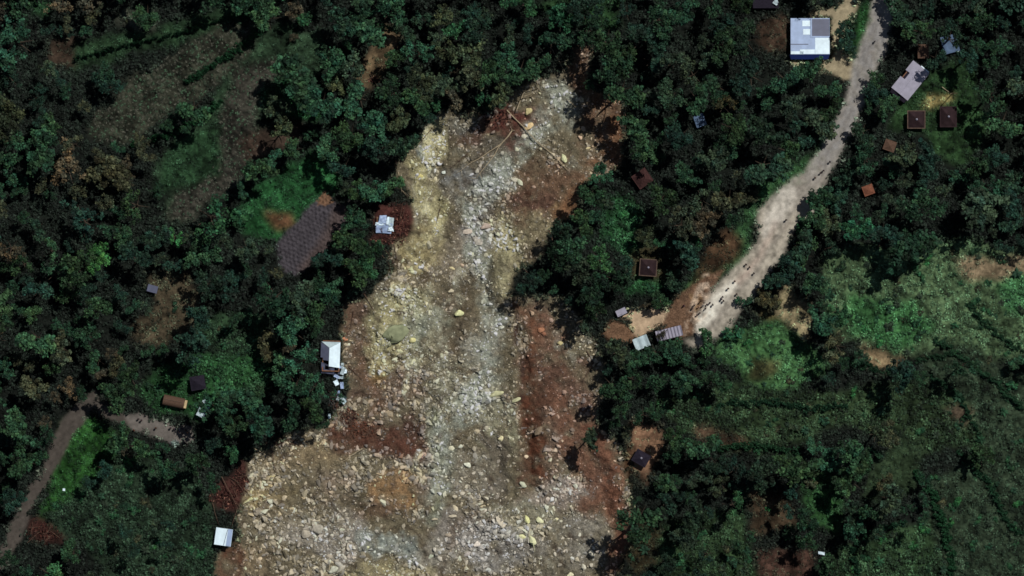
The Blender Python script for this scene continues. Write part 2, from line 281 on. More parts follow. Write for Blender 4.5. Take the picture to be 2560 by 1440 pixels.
# shallow ruts and small heaps on the track, raised roadside cut
Z += blur(cut, .8)*.9+cut*fbm(X, Y, 1.6, 3, 260)*.7+rm*fbm(X, Y, 1.2, 3, 261)*.10
Z += line([(1770,700),(1745,770),(1720,830)], [30,36,24], .8)*fbm(X, Y, 1.0, 3, 262)*1.2
def zat(x, y):
    u = (np.asarray(x, float)-GX0)/ST; v = (np.asarray(y, float)-GY0)/ST
    i = np.clip(np.floor(u).astype(int), 0, NX-2); j = np.clip(np.floor(v).astype(int), 0, NY-2)
    fu = np.clip(u-i, 0, 1); fv = np.clip(v-j, 0, 1)
    return (Z[j, i]*(1-fu)+Z[j, i+1]*fu)*(1-fv)+(Z[j+1, i]*(1-fu)+Z[j+1, i+1]*fu)*fv
def gat(A, x, y):
    i = np.clip(np.rint((np.asarray(x)-GX0)/ST).astype(int), 0, NX-1); j = np.clip(np.rint((np.asarray(y)-GY0)/ST).astype(int), 0, NY-1)
    return A[j, i]
C *= (1+.7*fbm(X, Y, .8, 2, 300))[..., None]
C = np.clip(C, .004, .8)

# ------------------------------------------------------------ materials
def newmat(name, rough=.9, spec=.2, metal=0):
    m = bpy.data.materials.new(name); m.use_nodes = True
    b = m.node_tree.nodes['Principled BSDF']; b.inputs['Roughness'].default_value = rough
    b.inputs['Specular IOR Level'].default_value = spec; b.inputs['Metallic'].default_value = metal
    return m, m.node_tree, b
def node(nt, t, **kw):
    n = nt.nodes.new(t)
    for k, v in kw.items(): setattr(n, k, v)
    return n
def noisy(nt, b, colsock, scale=3.0, lo=.7, hi=1.3, bump=.0, bscale=6, detail=4, dist=.1):
    tc = node(nt, 'ShaderNodeTexCoord'); n = node(nt, 'ShaderNodeTexNoise'); n.inputs['Scale'].default_value = scale; n.inputs['Detail'].default_value = detail
    nt.links.new(tc.outputs['Object'], n.inputs['Vector'])
    mr = node(nt, 'ShaderNodeMapRange'); mr.inputs[1].default_value = .3; mr.inputs[2].default_value = .7; mr.inputs[3].default_value = lo; mr.inputs[4].default_value = hi
    nt.links.new(n.outputs[0], mr.inputs[0])
    mx = node(nt, 'ShaderNodeVectorMath', operation='SCALE')
    nt.links.new(colsock, mx.inputs[0]); nt.links.new(mr.outputs[0], mx.inputs['Scale']); nt.links.new(mx.outputs[0], b.inputs['Base Color'])
    if bump:
        n2 = node(nt, 'ShaderNodeTexNoise'); n2.inputs['Scale'].default_value = bscale; n2.inputs['Detail'].default_value = 5
        nt.links.new(tc.outputs['Object'], n2.inputs['Vector'])
        bp = node(nt, 'ShaderNodeBump'); bp.inputs['Strength'].default_value = bump; bp.inputs['Distance'].default_value = dist
        nt.links.new(n2.outputs[0], bp.inputs['Height']); nt.links.new(bp.outputs[0], b.inputs['Normal'])
def attr_mat(name, scale, lo, hi, bump, bscale, rough=.95, spec=.1, dist=.15, trans=0):
    m, nt, b = newmat(name, rough, spec)
    a = node(nt, 'ShaderNodeAttribute', attribute_name='Col')
    noisy(nt, b, a.outputs['Color'], scale, lo, hi, bump, bscale, dist=dist)
    return m
def flat_mat(name, rgb, rough=.8, spec=.2, metal=0, scale=2.0, lo=.75, hi=1.25, bump=.0, bscale=8, objcol=False):
    m, nt, b = newmat(name, rough, spec, metal)
    if objcol:
        o = node(nt, 'ShaderNodeObjectInfo'); s = o.outputs['Color']
    else:
        c = node(nt, 'ShaderNodeRGB'); c.outputs[0].default_value = (*lin(*rgb), 1); s = c.outputs[0]
    noisy(nt, b, s, scale, lo, hi, bump, bscale, dist=.05)
    return m
M_soil = attr_mat('soil_and_grass', 2.2, .7, 1.3, .8, 3.0)
M_debris = attr_mat('landslide_earth', 2.6, .6, 1.4, 1.0, 3.0, dist=.3)
M_road = attr_mat('dusty_gravel', 3, .88, 1.12, .3, 5)
M_rub = attr_mat('broken_rock', 4, .8, 1.2, .4, 5)
M_rock = flat_mat('boulder_stone', (0,0,0), .9, .2, scale=3, lo=.75, hi=1.2, bump=.6, bscale=3, objcol=True)
M_bark = flat_mat('bark', (74, 64, 54), .95, .1, scale=8, bump=.5, bscale=12)
M_log = flat_mat('weathered_wood', (176, 160, 132), .9, .1, scale=5, lo=.6, hi=1.2, bump=.4)
M_timber = flat_mat('brown_timber', (96, 76, 64), .9, .1, scale=5, lo=.6, hi=1.2, bump=.4)
def leafmat(name, attr):
    m, nt, b = newmat(name, .75, .22)
    if attr: s = node(nt, 'ShaderNodeAttribute', attribute_name='Col').outputs['Color']
    else: s = node(nt, 'ShaderNodeObjectInfo').outputs['Color']
    g = node(nt, 'ShaderNodeNewGeometry')
    mr = node(nt, 'ShaderNodeMapRange'); mr.inputs[3].default_value = .45; mr.inputs[4].default_value = 1.6
    nt.links.new(g.outputs['Random Per Island'], mr.inputs[0])
    mx = node(nt, 'ShaderNodeVectorMath', operation='SCALE'); nt.links.new(s, mx.inputs[0]); nt.links.new(mr.outputs[0], mx.inputs['Scale'])
    if not attr:                            # each leaf clump has its own green
        cl = node(nt, 'ShaderNodeAttribute', attribute_name='Col'); m2 = node(nt, 'ShaderNodeVectorMath', operation='MULTIPLY')
        nt.links.new(mx.outputs[0], m2.inputs[0]); nt.links.new(cl.outputs['Color'], m2.inputs[1]); mx = m2
    nt.links.new(mx.outputs[0], b.inputs['Base Color'])
    return m
M_leaf = leafmat('foliage', False); M_leafa = leafmat('mixed_foliage', True)

# ------------------------------------------------------------ object helpers
def link(o, parent=None):
    COL.objects.link(o)
    if parent is not None: o.parent = parent
    return o
def tag(o, label=None, cat=None, group=None, kind=None):
    if label: o['label'] = label
    if cat: o['category'] = cat
    if group: o['group'] = group
    if kind: o['kind'] = kind
    return o
def npmesh(name, V, F, mat=None, col=None, smooth=False):
    me = bpy.data.meshes.new(name); V = np.asarray(V, np.float32); F = np.asarray(F, np.int32); k = F.shape[1]
    me.vertices.add(len(V)); me.vertices.foreach_set('co', V.ravel())
    me.loops.add(F.size); me.loops.foreach_set('vertex_index', F.ravel())
    me.polygons.add(len(F)); me.polygons.foreach_set('loop_start', np.arange(0, F.size, k, dtype=np.int32))
    me.update(calc_edges=True)
    me.polygons.foreach_set('use_smooth', np.full(len(F), smooth))
    if col is not None:
        a = me.color_attributes.new('Col', 'FLOAT_COLOR', 'POINT'); c = np.ones((len(V), 4), np.float32); c[:, :3] = col
        a.data.foreach_set('color', c.ravel())
    if mat: me.materials.append(mat)
    return me
def empty(name, loc, rz=0):
    o = bpy.data.objects.new(name, None); o.location = loc; o.rotation_euler = (0, 0, rz); o.empty_display_size = .5
    return link(o)
def ob(name, me, parent=None, loc=None, rz=0):
    o = bpy.data.objects.new(name, me)
    if loc is not None: o.location = loc
    o.rotation_euler = (0, 0, rz)
    return link(o, parent)
class MB:                                   # small mesh collector
    def __init__(s): s.v = []; s.f = []
    def add(s, vs, fs, M=None):
        n = len(s.v); s.v += [tuple(M @ Vector(v)) if M else tuple(v) for v in vs]; s.f += [tuple(i+n for i in f) for f in fs]; return s
    def box(s, x0, x1, y0, y1, z0, z1, M=None):
        return s.add([(x0,y0,z0),(x1,y0,z0),(x1,y1,z0),(x0,y1,z0),(x0,y0,z1),(x1,y0,z1),(x1,y1,z1),(x0,y1,z1)],
                     [(0,3,2,1),(4,5,6,7),(0,1,5,4),(1,2,6,5),(2,3,7,6),(3,0,4,7)], M)
    def tube(s, pts, rad, n=7):
        base = len(s.v); pts = [Vector(p) for p in pts]
        for i, p in enumerate(pts):
            d = (pts[min(i+1, len(pts)-1)]-pts[max(i-1, 0)]).normalized()
            a = d.cross(Vector((0, 0, 1)) if abs(d.z) < .9 else Vector((1, 0, 0))).normalized(); b = d.cross(a)
            for k in range(n):
                t = 2*math.pi*k/n; s.v.append(tuple(p+(a*math.cos(t)+b*math.sin(t))*rad[i]))
        for i in range(len(pts)-1):
            for k in range(n):
                k2 = (k+1) % n; s.f.append((base+i*n+k, base+i*n+k2, base+(i+1)*n+k2, base+(i+1)*n+k))
        s.f.append(tuple(base+k for k in range(n-1, -1, -1))); s.f.append(tuple(base+(len(pts)-1)*n+k for k in range(n)))
        return s
    def sheet(s, corners, th, nu=8, nv=8, amp=0, seed=0, holes=None):   # bent plate with thickness; corners a,b,c,d
        a, b, c, d = [Vector(q) for q in corners]; nrm = (b-a).cross(d-a).normalized(); rr = random.Random(seed)
        ph = [rr.uniform(0, 6) for _ in range(4)]; base = len(s.v)
        for side in (0, 1):
            for j in range(nv+1):
                for i in range(nu+1):
                    u, v = i/nu, j/nv; p = (a*(1-u)+b*u)*(1-v)+(d*(1-u)+c*u)*v
                    h = amp*(math.sin(u*5+ph[0])*math.sin(v*4+ph[1])+.5*math.sin(u*11+ph[2]+v*7)+.4*math.sin(v*13+ph[3]-u*6))
                    s.v.append(tuple(p+nrm*(h+(th if side else 0))))
        N = (nu+1)*(nv+1)
        keep = lambda i, j: not (holes and any(x0 <= (i+.5)/nu <= x1 and y0 <= (j+.5)/nv <= y1 for x0, x1, y0, y1 in holes)) and 0 <= i < nu and 0 <= j < nv
        ix = lambda i, j, sd: base+sd*N+j*(nu+1)+i
        for j in range(nv):
            for i in range(nu):
                if not keep(i, j): continue
                s.f.append((ix(i,j,1), ix(i+1,j,1), ix(i+1,j+1,1), ix(i,j+1,1))); s.f.append((ix(i,j,0), ix(i,j+1,0), ix(i+1,j+1,0), ix(i+1,j,0)))
                if not keep(i-1, j): s.f.append((ix(i,j,0), ix(i,j,1), ix(i,j+1,1), ix(i,j+1,0)))
                if not keep(i+1, j): s.f.append((ix(i+1,j,0), ix(i+1,j+1,0), ix(i+1,j+1,1), ix(i+1,j,1)))
                if not keep(i, j-1): s.f.append((ix(i,j,0), ix(i+1,j,0), ix(i+1,j,1), ix(i,j,1)))
                if not keep(i, j+1): s.f.append((ix(i,j+1,0), ix(i,j+1,1), ix(i+1,j+1,1), ix(i+1,j+1,0)))
        return s
    def build(s, name, mat, parent=None, loc=None, rz=0, smooth=False):
        me = bpy.data.meshes.new(name); me.from_pydata(s.v, [], s.f); me.materials.append(mat)
        if smooth: me.polygons.foreach_set('use_smooth', [True]*len(me.polygons))
        me.update(); return ob(name, me, parent, loc, rz)

# ------------------------------------------------------------ ground sheets (one shared grid cut into regions)
def face_region():
    f = lambda m: (m[:-1, :-1]+m[1:, :-1]+m[:-1, 1:]+m[1:, 1:])/4 > .5
    reg = np.zeros((NY-1, NX-1), int)
    reg[f(pathl)] = 3; reg[f(clear)] = 4; reg[f(yard)] = 5; reg[f(plough)] = 6; reg[f(slide)] = 1
    reg[f(road)] = 2; reg[f(roadw)] = 2
    reg[f(cut)] = 7; reg[f(cutw)] = 7
    return reg
reg = face_region()
J, I = np.meshgrid(np.arange(NY-1), np.arange(NX-1), indexing='ij')
Q = np.stack([J*NX+I, J*NX+I+1, (J+1)*NX+I+1, (J+1)*NX+I], -1)
Vall = np.stack([X, Y, Z], -1).reshape(-1, 3); Call = C.reshape(-1, 3)
for rid, name, mat in [(0,'ground',M_soil),(1,'landslide',M_debris),(2,'dirt_road',M_road),(3,'dirt_path',M_road),(4,'dirt_clearing',M_road),(5,'dirt_yard',M_road),(6,'ploughed_field',M_soil),(7,'earth_cutting',M_debris)]:
    F = Q[reg == rid]; u, inv = np.unique(F, return_inverse=True); F2 = inv.reshape(F.shape); V = Vall[u]; cc = Call[u]
    if rid == 0:                            # the land goes on to the horizon, 4 cm under the detailed sheet where they meet
        o1 = np.array([-3000, -1500, -600, -300, GX0+.5, GX1-.5, 300, 600, 1500, 3000.]); o2 = np.array([-3000, -1500, -600, -300, GY0+.5, GY1-.5, 300, 600, 1500, 3000.])
        ex = np.concatenate([o1[:4], np.linspace(o1[4], o1[5], 61), o1[6:]]); ey = np.concatenate([o2[:4], np.linspace(o2[4], o2[5], 41), o2[6:]])
        EX, EY = np.meshgrid(ex, ey); EZ = zat(np.clip(EX, GX0, GX1), np.clip(EY, GY0, GY1))-.3
        n0 = len(V); nx = len(ex); V = np.concatenate([V, np.stack([EX, EY, EZ], -1).reshape(-1, 3)]); cc = np.concatenate([cc, np.tile(lin(30, 46, 32), (EX.size, 1))])
        extra = [(n0+j*nx+i, n0+j*nx+i+1, n0+(j+1)*nx+i+1, n0+(j+1)*nx+i) for j in range(len(ey)-1) for i in range(nx-1) if not (4 <= i < 64 and 4 <= j < 44)]
        F2 = np.concatenate([F2, np.array(extra)])
    tag(ob(name, npmesh(name, V, F2, mat, cc, True)), kind='structure')

# ------------------------------------------------------------ foliage kits
def leaves(cent, nrm, size, r, aspect=.7):
    """quads at cent facing nrm"""
    n = len(cent); t = r.normal(size=(n, 3)); t -= (t*nrm).sum(1)[:, None]*nrm; t /= np.linalg.norm(t, axis=1)[:, None]+1e-9
    b = np.cross(nrm, t); s = (size*np.ones(n))[:, None]
    V = np.stack([cent-t*s, cent-b*s*aspect, cent+t*s, cent+b*s*aspect], 1).reshape(-1, 3)
    return V, np.arange(4*n).reshape(n, 4)
def unit(a): return a/(np.linalg.norm(a, axis=1)[:, None]+1e-9)
def crown_data(seed, nclump=64, per=34, leaf=.075, flat=.6, cr=(.11, .22), lobes=5, stretch=1.25, gap=.0):
    r = np.random.default_rng(seed); cl = []
    lob = r.normal(size=(lobes, 3)); lob[:, 2] = np.abs(lob[:, 2])*.25; lob = unit(lob)*r.uniform(.3, .7, (lobes, 1)); lr = r.uniform(.3, .55, lobes)
    while len(cl) < nclump:
        i = r.integers(lobes); p = lob[i]+unit(r.normal(size=(1, 3)))[0]*lr[i]*r.random()**.5
        p[2] = abs(p[2])*flat*r.uniform(.5, 1.3); p[0] *= stretch; p[1] /= stretch**.5
        cl.append(p)
    cl = np.array(cl); V = []; F = []; T = []; n = 0
    for c in cl:
        rad = r.uniform(*cr); d = unit(r.normal(size=(per, 3))); d[:, 2] = np.where(r.random(per) < .8, np.abs(d[:, 2]), d[:, 2])
        pos = c+d*rad*r.uniform(.5, 1.25, (per, 1))*np.array([1, 1, .7]); nr = unit(d+r.normal(size=(per, 3))*.8+np.array([0, 0, .3]))
        v, f = leaves(pos, nr, leaf*r.uniform(.5, 1.35, per), r); V.append(v); F.append(f+n); n += len(v)
        k = r.choice([.45, .7, 1.0, 1.3, 1.65]); w_ = r.uniform(-.18, .18); T.append(np.tile(np.array([k*(1+w_), k, k*(1-w_*.8)]), (len(v), 1)))
    V = np.concatenate(V); V[:, 2] -= V[:, 2].min()
    return V, np.concatenate(F), np.concatenate(T)
CROWNS = [crown_data(100+i, flat=[.55, .7, .9][i % 3], leaf=[.065, .08][i % 2], stretch=[1.05, 1.3, 1.15, 1.45][i % 4], lobes=[4, 6, 5][i % 3], nclump=[60, 74, 50][i % 3]) for i in range(12)]
CROWNM = [npmesh('crown', v, f, M_leaf, t) for v, f, t in CROWNS]
_c = lambda d: npmesh('crown', d[0], d[1], M_leaf, d[2])
SPARSE = [_c(crown_data(200+i, 34, 24, .06, .8, cr=(.09, .2))) for i in range(3)]
TUFTS = [crown_data(300+i, 12, 16, .17, .7, cr=(.25, .45), stretch=1) for i in range(5)]
LOWT = [crown_data(330+i, 4, 7, .19, .9, cr=(.2, .45), stretch=1) for i in range(5)]
BUSHM = [_c(crown_data(400+i, 20, 34, .11, .6, cr=(.2, .36))) for i in range(5)]
for m_ in BUSHM: m_.name = 'bush'
def trunk_mesh(seed, h=1.0):
    r = random.Random(seed); m = MB(); bx, by = r.uniform(-.06, .06), r.uniform(-.06, .06)
    m.tube([(0,0,-.08),(bx*.4,by*.4,.35),(bx,by,.62),(bx*1.2,by*1.3,.85)], [.045,.032,.024,.008], 7)
    for k in range(5):
        a = k*1.26+r.uniform(-.4, .4); z = r.uniform(.35, .6); L = r.uniform(.2, .36)
        m.tube([(bx*z, by*z, z), (bx*z+L*.5*math.cos(a), by*z+L*.5*math.sin(a), z+.1), (bx*z+L*math.cos(a), by*z+L*math.sin(a), z+.24)], [.018, .012, .004], 5)
    me = bpy.data.meshes.new('trunk'); me.from_pydata(m.v, [], m.f); me.materials.append(M_bark); return me
TRUNKS = [trunk_mesh(i) for i in range(4)]
GREENS = [('dark teal-green', (24, 52, 38)), ('dark green', (28, 58, 34)), ('deep green', (32, 68, 44)), ('dull green', (44, 62, 42)), ('olive', (56, 62, 40)), ('mid green', (36, 82, 48)), ('bright green', (42, 104, 52)), ('brownish green', (62, 58, 42))]
GK = 1.14
GREENS = [(n_, tuple(v_*.8+sum(c_)/3*.2 for v_ in c_)) for n_, c_ in GREENS]
TREES = []
roadb = blur(np.clip(road+roadw+cut, 0, 1), 3.0)
def tree(px, py, r, h=None, col=0, sparse=False):
    x, y = P(px, py); h = (h or r*1.55+random.uniform(.5, 2))*(1.7 if r > 1.7 or h and h > 6.5 else 1.3); z = float(zat(x, y))
    h *= .58 if gat(roadb, x, y) > .02 else 1
    TREES.append(dict(x=x, y=y, z=z, r=r, h=h, c=col, sparse=sparse))
# trees one can point at: px, py, crown radius m, height m, colour
for t in [
 (716,318,3.0,10,3),(1476,1092,2.6,8,3),(2287,940,2.4,13,1),(2300,1290,1.8,9,1),(2175,1290,2.8,9,1),(2400,915,3.4,9,2),(2185,1085,3.2,9,3),(2215,1245,4.0,10,3),(2265,1270,2.0,9,1),(2210,1200,2.6,6,4),
 (1985,1215,2.6,8,0),(1965,1275,2.0,8,0),(2010,1355,2.6,8,2),(1880,1340,1.8,6,1),(1835,1360,1.8,6,1),(1745,1200,3.4,6,3),(1710,1120,2.8,5,2),
 (735,30,2.6,6,7),(735,95,1.4,3,7),(985,150,3.0,7,1),(830,150,4.5,10,1),(850,60,3.5,9,0),
 (2250,40,4.2,9,0),(2225,-5,3.5,8,0),(2290,85,4.0,8,1),(2190,230,3.4,7,0),(2185,200,2.6,6,1),(2165,265,2.0,6,1),(2215,265,3.0,6,2),(2155,330,3.2,8,0),(2130,420,3.4,8,0),(2160,400,3.8,8,1),(2100,445,2.8,7,0),
 (2110,100,2.6,7,0),(2090,75,1.8,5,0),(2120,130,2.0,6,0),(2125,60,1.8,6,1),(2370,100,3.6,9,0),(2335,150,3.0,7,0),(2410,150,3.4,8,0),
 (1960,200,4.2,8,2),(2010,180,3.4,7,2),(2060,220,3.0,6,2),(2075,270,3.6,7,1),(2050,300,4.2,9,3),(1740,250,4.0,8,1),(1700,340,4.0,8,0),(1790,400,4.0,9,3),(1830,320,4.5,9,1),(1900,330,4.5,10,0),(1960,380,3.6,8,1),(1700,40,4.0,9,2),
 (1555,230,4.4,11,2),(1530,185,4.4,11,2),(1555,170,4.2,9,1),(1590,330,4.0,8,2),(1600,380,3.6,8,2),(1520,110,4.4,10,2),(1380,110,4.0,9,2),(1350,160,3.4,8,2),(1300,180,4.0,8,1),(1400,60,4.2,8,5),(1480,80,4.0,9,2),
 (1430,620,4.2,9,2),(1400,580,3.0,8,0),(1450,570,3.4,8,1),(1390,640,3.4,9,1),(1360,690,2.2,7,1),(1440,680,4.0,9,3),(1480,720,4.2,9,1),(1500,650,4.0,9,5),(1490,780,3.0,8,1),(1540,700,3.4,8,1),(1480,490,3.6,9,1),(1500,440,3.4,8,2),
 (1650,500,4.4,9,1),(1700,560,4.2,9,4),(1690,615,3.2,4,0),(1720,640,3.6,8,0),(1760,560,4.0,8,7),(1820,500,4.2,9,4),(1690,700,3.2,7,0),(1650,750,2.8,7,1),(1620,760,1.6,4,7),
 (1650,830,2.2,6,7),(1640,880,4.0,8,2),(1700,880,4.2,8,2),(1590,900,3.0,6,2),(1760,850,3.6,6,5),(1540,880,3.4,7,3),(1530,960,3.6,9,1),(1550,1010,3.4,8,2),(1700,960,4.2,7,2),(1780,950,3.8,7,1),(1860,750,2.2,4,2),(1830,830,2.6,4,5),
 (2002,608,4.0,9,0),(1964,665,3.6,9,0),(1932,706,2.8,8,0),(2010,640,4.5,8,2),(2070,560,4.2,8,3),(2030,720,4.0,7,2),(2060,810,4.0,9,2),(2090,780,3.6,7,5),(2034,545,3.6,9,2),(2050,500,3.6,7,1),
 (545,1030,4.8,10,1),(600,1000,4.8,10,2),(650,1050,4.4,10,2),(590,1060,4.0,9,1),(640,990,4.0,9,2),(560,980,3.4,7,5),(740,830,4.6,9,2),(760,900,4.4,10,2),(740,960,4.4,10,1),(790,970,3.6,8,2),(780,1020,3.6,9,1),(730,1030,4.0,10,1),(800,790,3.8,9,1),(830,740,3.8,9,2),(760,740,4.2,9,3),(885,680,4.2,9,1),(930,670,3.6,8,5),(930,620,3.0,8,1),(880,620,4.0,9,1),
 (890,540,3.6,8,1),(900,580,3.0,8,0),(940,480,3.8,8,2),(900,480,3.2,7,1),(985,470,3.0,7,2),(880,340,4.4,9,1),(930,310,4.4,9,2),(900,250,4.2,8,2),(980,240,4.0,8,1),(1050,210,4.2,9,3),(1000,300,3.6,8,3),(950,380,4.2,9,0),(1000,370,3.6,9,0),(860,420,3.6,8,0),(1040,270,3.6,9,1),(1110,220,3.8,8,3),(1180,210,4.0,9,4),(1230,190,4.0,9,1),(1250,240,3.2,8,3),(1270,150,4.2,9,2),
 (740,375,3.0,6,2),(690,400,2.6,5,2),(600,545,3.0,5,5),(560,600,3.0,7,3),(620,620,3.4,7,3),(440,590,2.8,5,6),(250,640,3.6,7,6),(230,1200,2.2,6,0),(260,1170,2.6,6,0),(320,1330,2.2,7,0),(340,1370,2.2,7,0),(430,1310,1.6,7,0),(420,1360,1.8,7,0),(430,1170,3.4,8,1),(500,1160,3.6,8,1),(540,1200,2.4,7,1),(180,1380,3.4,7,1),(60,1150,4.4,9,1),(50,1060,4.4,9,2),(40,1250,3.6,8,0),
 (280,990,4.4,9,1),(330,950,4.0,8,1),(300,1100,3.4,8,1),(360,1120,3.0,7,1),(1130,250,3.0,8,7),(1330,700,2.4,8,0),
]: tree(*t)
# the rest of the wood, thrown by density
def far_enough(x, y, r, k=.62):
    for t in TREES:
        if (t['x']-x)**2+(t['y']-y)**2 < (k*(t['r']+r))**2: return False
    return True
HOUSEXY = [(2022,95,75),(2270,205,70),(2288,300,38),(2368,292,38),(1620,668,40),(1605,1143,38),(1605,445,45),(2167,475,28),(980,560,60),(828,885,50),(560,1343,40),(510,1020,26),(438,1005,48),(495,955,32),(1545,782,30),(1640,845,60),(575,1230,60),(105,1335,50),(865,1035,30),(1748,305,20),(383,722,35),(1920,15,36),(2055,1383,15),(2350,245,40)]
def clear_of_houses(x, y, r):
    for hx, hy, hr in HOUSEXY:
        a, b = P(hx, hy)
        if math.hypot(a-x, b-y) < hr/10+r*.75: return False
    return True
tries = 0
rr = random.Random(5)
while tries < 14000 and len(TREES) < 640:
    tries += 1
    x, y = rr.uniform(-134, 134), rr.uniform(-78, 78); f = float(gat(FOREST, x, y))
    if rr.random() > f or (tries > 3500 and float(vnoise(np.array(x/9), np.array(y/9), 410)) < .38): continue
    r = rr.choice([2.0, 2.6, 3.2, 3.8, 4.4, 5.2, 6.2]) if tries < 5000 else rr.uniform(1.4, 2.8)
    if min(float(gat(FOREST, x+dx*r*.8, y+dy*r*.8)) for dx, dy in ((1,0),(-1,0),(0,1),(0,-1))) < .12 and not rr.random() < .06: continue
    if not far_enough(x, y, r) or not clear_of_houses(x, y, r): continue
    nz = vnoise(np.array(x/14), np.array(y/14), 400)+rr.uniform(-.25, .25)
    c = 7 if nz < .05 else 4 if nz < .2 else 1 if nz < .4 else 2 if nz < .55 else 0 if nz < .75 else 3 if nz < .92 else 5
    TREES.append(dict(x=x, y=y, z=float(zat(x, y)), r=r, h=(r*2.1+rr.uniform(.5, 7.5))*(.5 if gat(roadb, x, y) > .02 else 1), c=c, sparse=c in (7,) or rr.random() < .08))
# landmarks for telling one tree (or rock, or bush) from another
MARKS = [('large bright tin roof', 2022, 95), ('notched grey roof', 2270, 205), ('left brown hut of the pair', 2288, 300), ('right brown hut of the pair', 2368, 292), ('orange-roofed shack', 2167, 475),
 ('lone square hut above the road', 1620, 668), ('reddish hut among trees', 1605, 445), ('black hut below orange soil', 1605, 1143), ('crumpled shiny roof', 965, 560), ('white roof at the slide edge', 828, 885),
 ('small white roof', 560, 1343), ('long brown roof', 438, 1005), ('pale roof under a tree', 510, 1020), ('clearing with people', 400, 1080), ('ploughed field', 770, 600), ('tall tree beside the crop field', 705, 325),
 ('slide head', 1440, 130), ('cut end of the road', 1745, 830), ('road bend', 1985, 510), ('dirt yard', 2110, 150), ('yellow bare bank', 1980, 770), ('curved sandy scar', 2210, 895), ('small white sheet', 2055, 1383),
 ('red ruin by the path', 105, 1335), ('red rubble heap', 580, 1230), ('dirt path top', 215, 1015), ('upper crop field', 400, 240), ('dark grassy oval', 2240, 1180), ('lone tree on red soil', 1476, 1092), ('brown clearing', 430, 740),
 ('picture\'s top left corner', 0, 0), ('picture\'s bottom right corner', 2560, 1440), ('picture\'s top right corner', 2560, 0), ('picture\'s bottom left corner', 0, 1440), ('left picture edge\'s middle', 0, 700), ('right picture edge\'s middle', 2560, 560), ('picture top centre', 1180, 0),
 ('biggest pale yellow boulder', 1147, 783), ('flat grey-green slab', 985, 830), ('orange soil patch', 975, 1240), ('crossing fallen logs', 1250, 360), ('pale blue-grey patch', 980, 1370), ('dark red-brown gully', 1335, 1080), ('slide\'s bottom right boulders', 1335, 1350), ('paired grey boulders', 780, 1330)]
DIRS = ['right of', 'up-right of', 'above', 'up-left of', 'left of', 'down-left of', 'below', 'down-right of']
ORD = ['', 'second ', 'third ', 'fourth ', 'fifth ', 'sixth ', 'seventh ', 'eighth ', 'ninth ', 'tenth ']
def make_labels(items, what, maxr=60):
    """items: dicts with x,y,adj.  label = adj what, nth closest <dir> <landmark>"""
    cells = {}
    for k, t in enumerate(items):
        best = sorted(range(len(MARKS)), key=lambda i: math.hypot(P(*MARKS[i][1:])[0]-t['x'], P(*MARKS[i][1:])[1]-t['y']))[0]
        mx, my = P(*MARKS[best][1:]); a = math.atan2(t['y']-my, t['x']-mx); d = int(round(a/(math.pi/4))) % 8
        cells.setdefault((best, d), []).append((math.hypot(mx-t['x'], my-t['y']), k))
    for (b, d), lst in cells.items():
        for n, (_, k) in enumerate(sorted(lst)):
            items[k]['label'] = f"{items[k]['adj']} {what}, {ORD[n] if n < 10 else str(n+1)+'th '}nearest {DIRS[d]} the {MARKS[b][0]}"
            if len(items[k]['label'].split()) > 16: items[k]['label'] = items[k]['label'].replace('green ', '', 1)
inview = lambda t: abs(t['x']) < 128.5 and abs(t['y']) < 72.5
indiv = sorted([t for t in TREES if inview(t)], key=lambda t: -t['r'])[:300]
ids = {id(t) for t in indiv}; rest = [t for t in TREES if id(t) not in ids]
for t in indiv:
    t['adj'] = ('tall ' if t['h'] > 16 else 'broad ' if t['r'] > 4 else 'small ' if t['r'] < 2.7 else '')+GREENS[t['c']][0]
make_labels(indiv, 'tree')
for k, t in enumerate(indiv):
    root = empty('tree', (t['x'], t['y'], t['z'])); tag(root, t['label'], 'tree', 'trees of the wood around the landslide')
    me = SPARSE[k % 3] if t['sparse'] else CROWNM[k % 12]
    cz = max(t['r'], t['h']*.3); c = ob('crown', me, root); c.scale = (t['r'], t['r'], cz)
    c.location = (0, 0, max(.4, t['h']-cz*.95)); c.rotation_euler = (0, 0, random.uniform(0, 6.28))
    reg_ = .62+1.0*float(vnoise(np.array(t['x']/22), np.array(t['y']/22), 430))
    g = lin(*GREENS[t['c']][1])*GK*reg_*random.uniform(.8, 1.25); hj = random.uniform(-.12, .28); g = g*np.array([1+hj, 1, 1-hj*.7]); c.color = (*g, 1)
    tr = ob('trunk', TRUNKS[k % 4], root); tr.scale = (min(t['h']*.8, t['r']*2.2), min(t['h']*.8, t['r']*2.2), max(1.2, t['h']-t['r']*.85)); tr.rotation_euler = (0, 0, random.uniform(0, 6.28))
# the smaller trees beyond the three hundred, as one mass
V = []; F = []; Cc = []; n = 0
for k, t in enumerate(rest):
    v, f, tn = CROWNS[k % 12]; a = random.uniform(0, 6.28); ca, sa = math.cos(a), math.sin(a); s = t['r']
    sub = np.random.default_rng(k).random(len(f)) < .6
    f = f[sub]; tn = tn[f.ravel()]; v = v[f.ravel()]; f = np.arange(len(v)).reshape(-1, 4)
    v = np.stack([v[:, 0]*ca-v[:, 1]*sa, v[:, 0]*sa+v[:, 1]*ca, v[:, 2]], 1)*s*1.0+np.array([t['x'], t['y'], t['z']+max(.3, t['h']-s*1.15)])
    V.append(v); F.append(f+n); n += len(v); Cc.append(lin(*GREENS[t['c']][1])*GK*random.uniform(.8, 1.25)*tn)
if V: tag(ob('woodland', npmesh('woodland', np.concatenate(V), np.concatenate(F), M_leafa, np.concatenate(Cc))), 'smaller trees filling the wood between the larger crowns', 'woodland', kind='stuff')

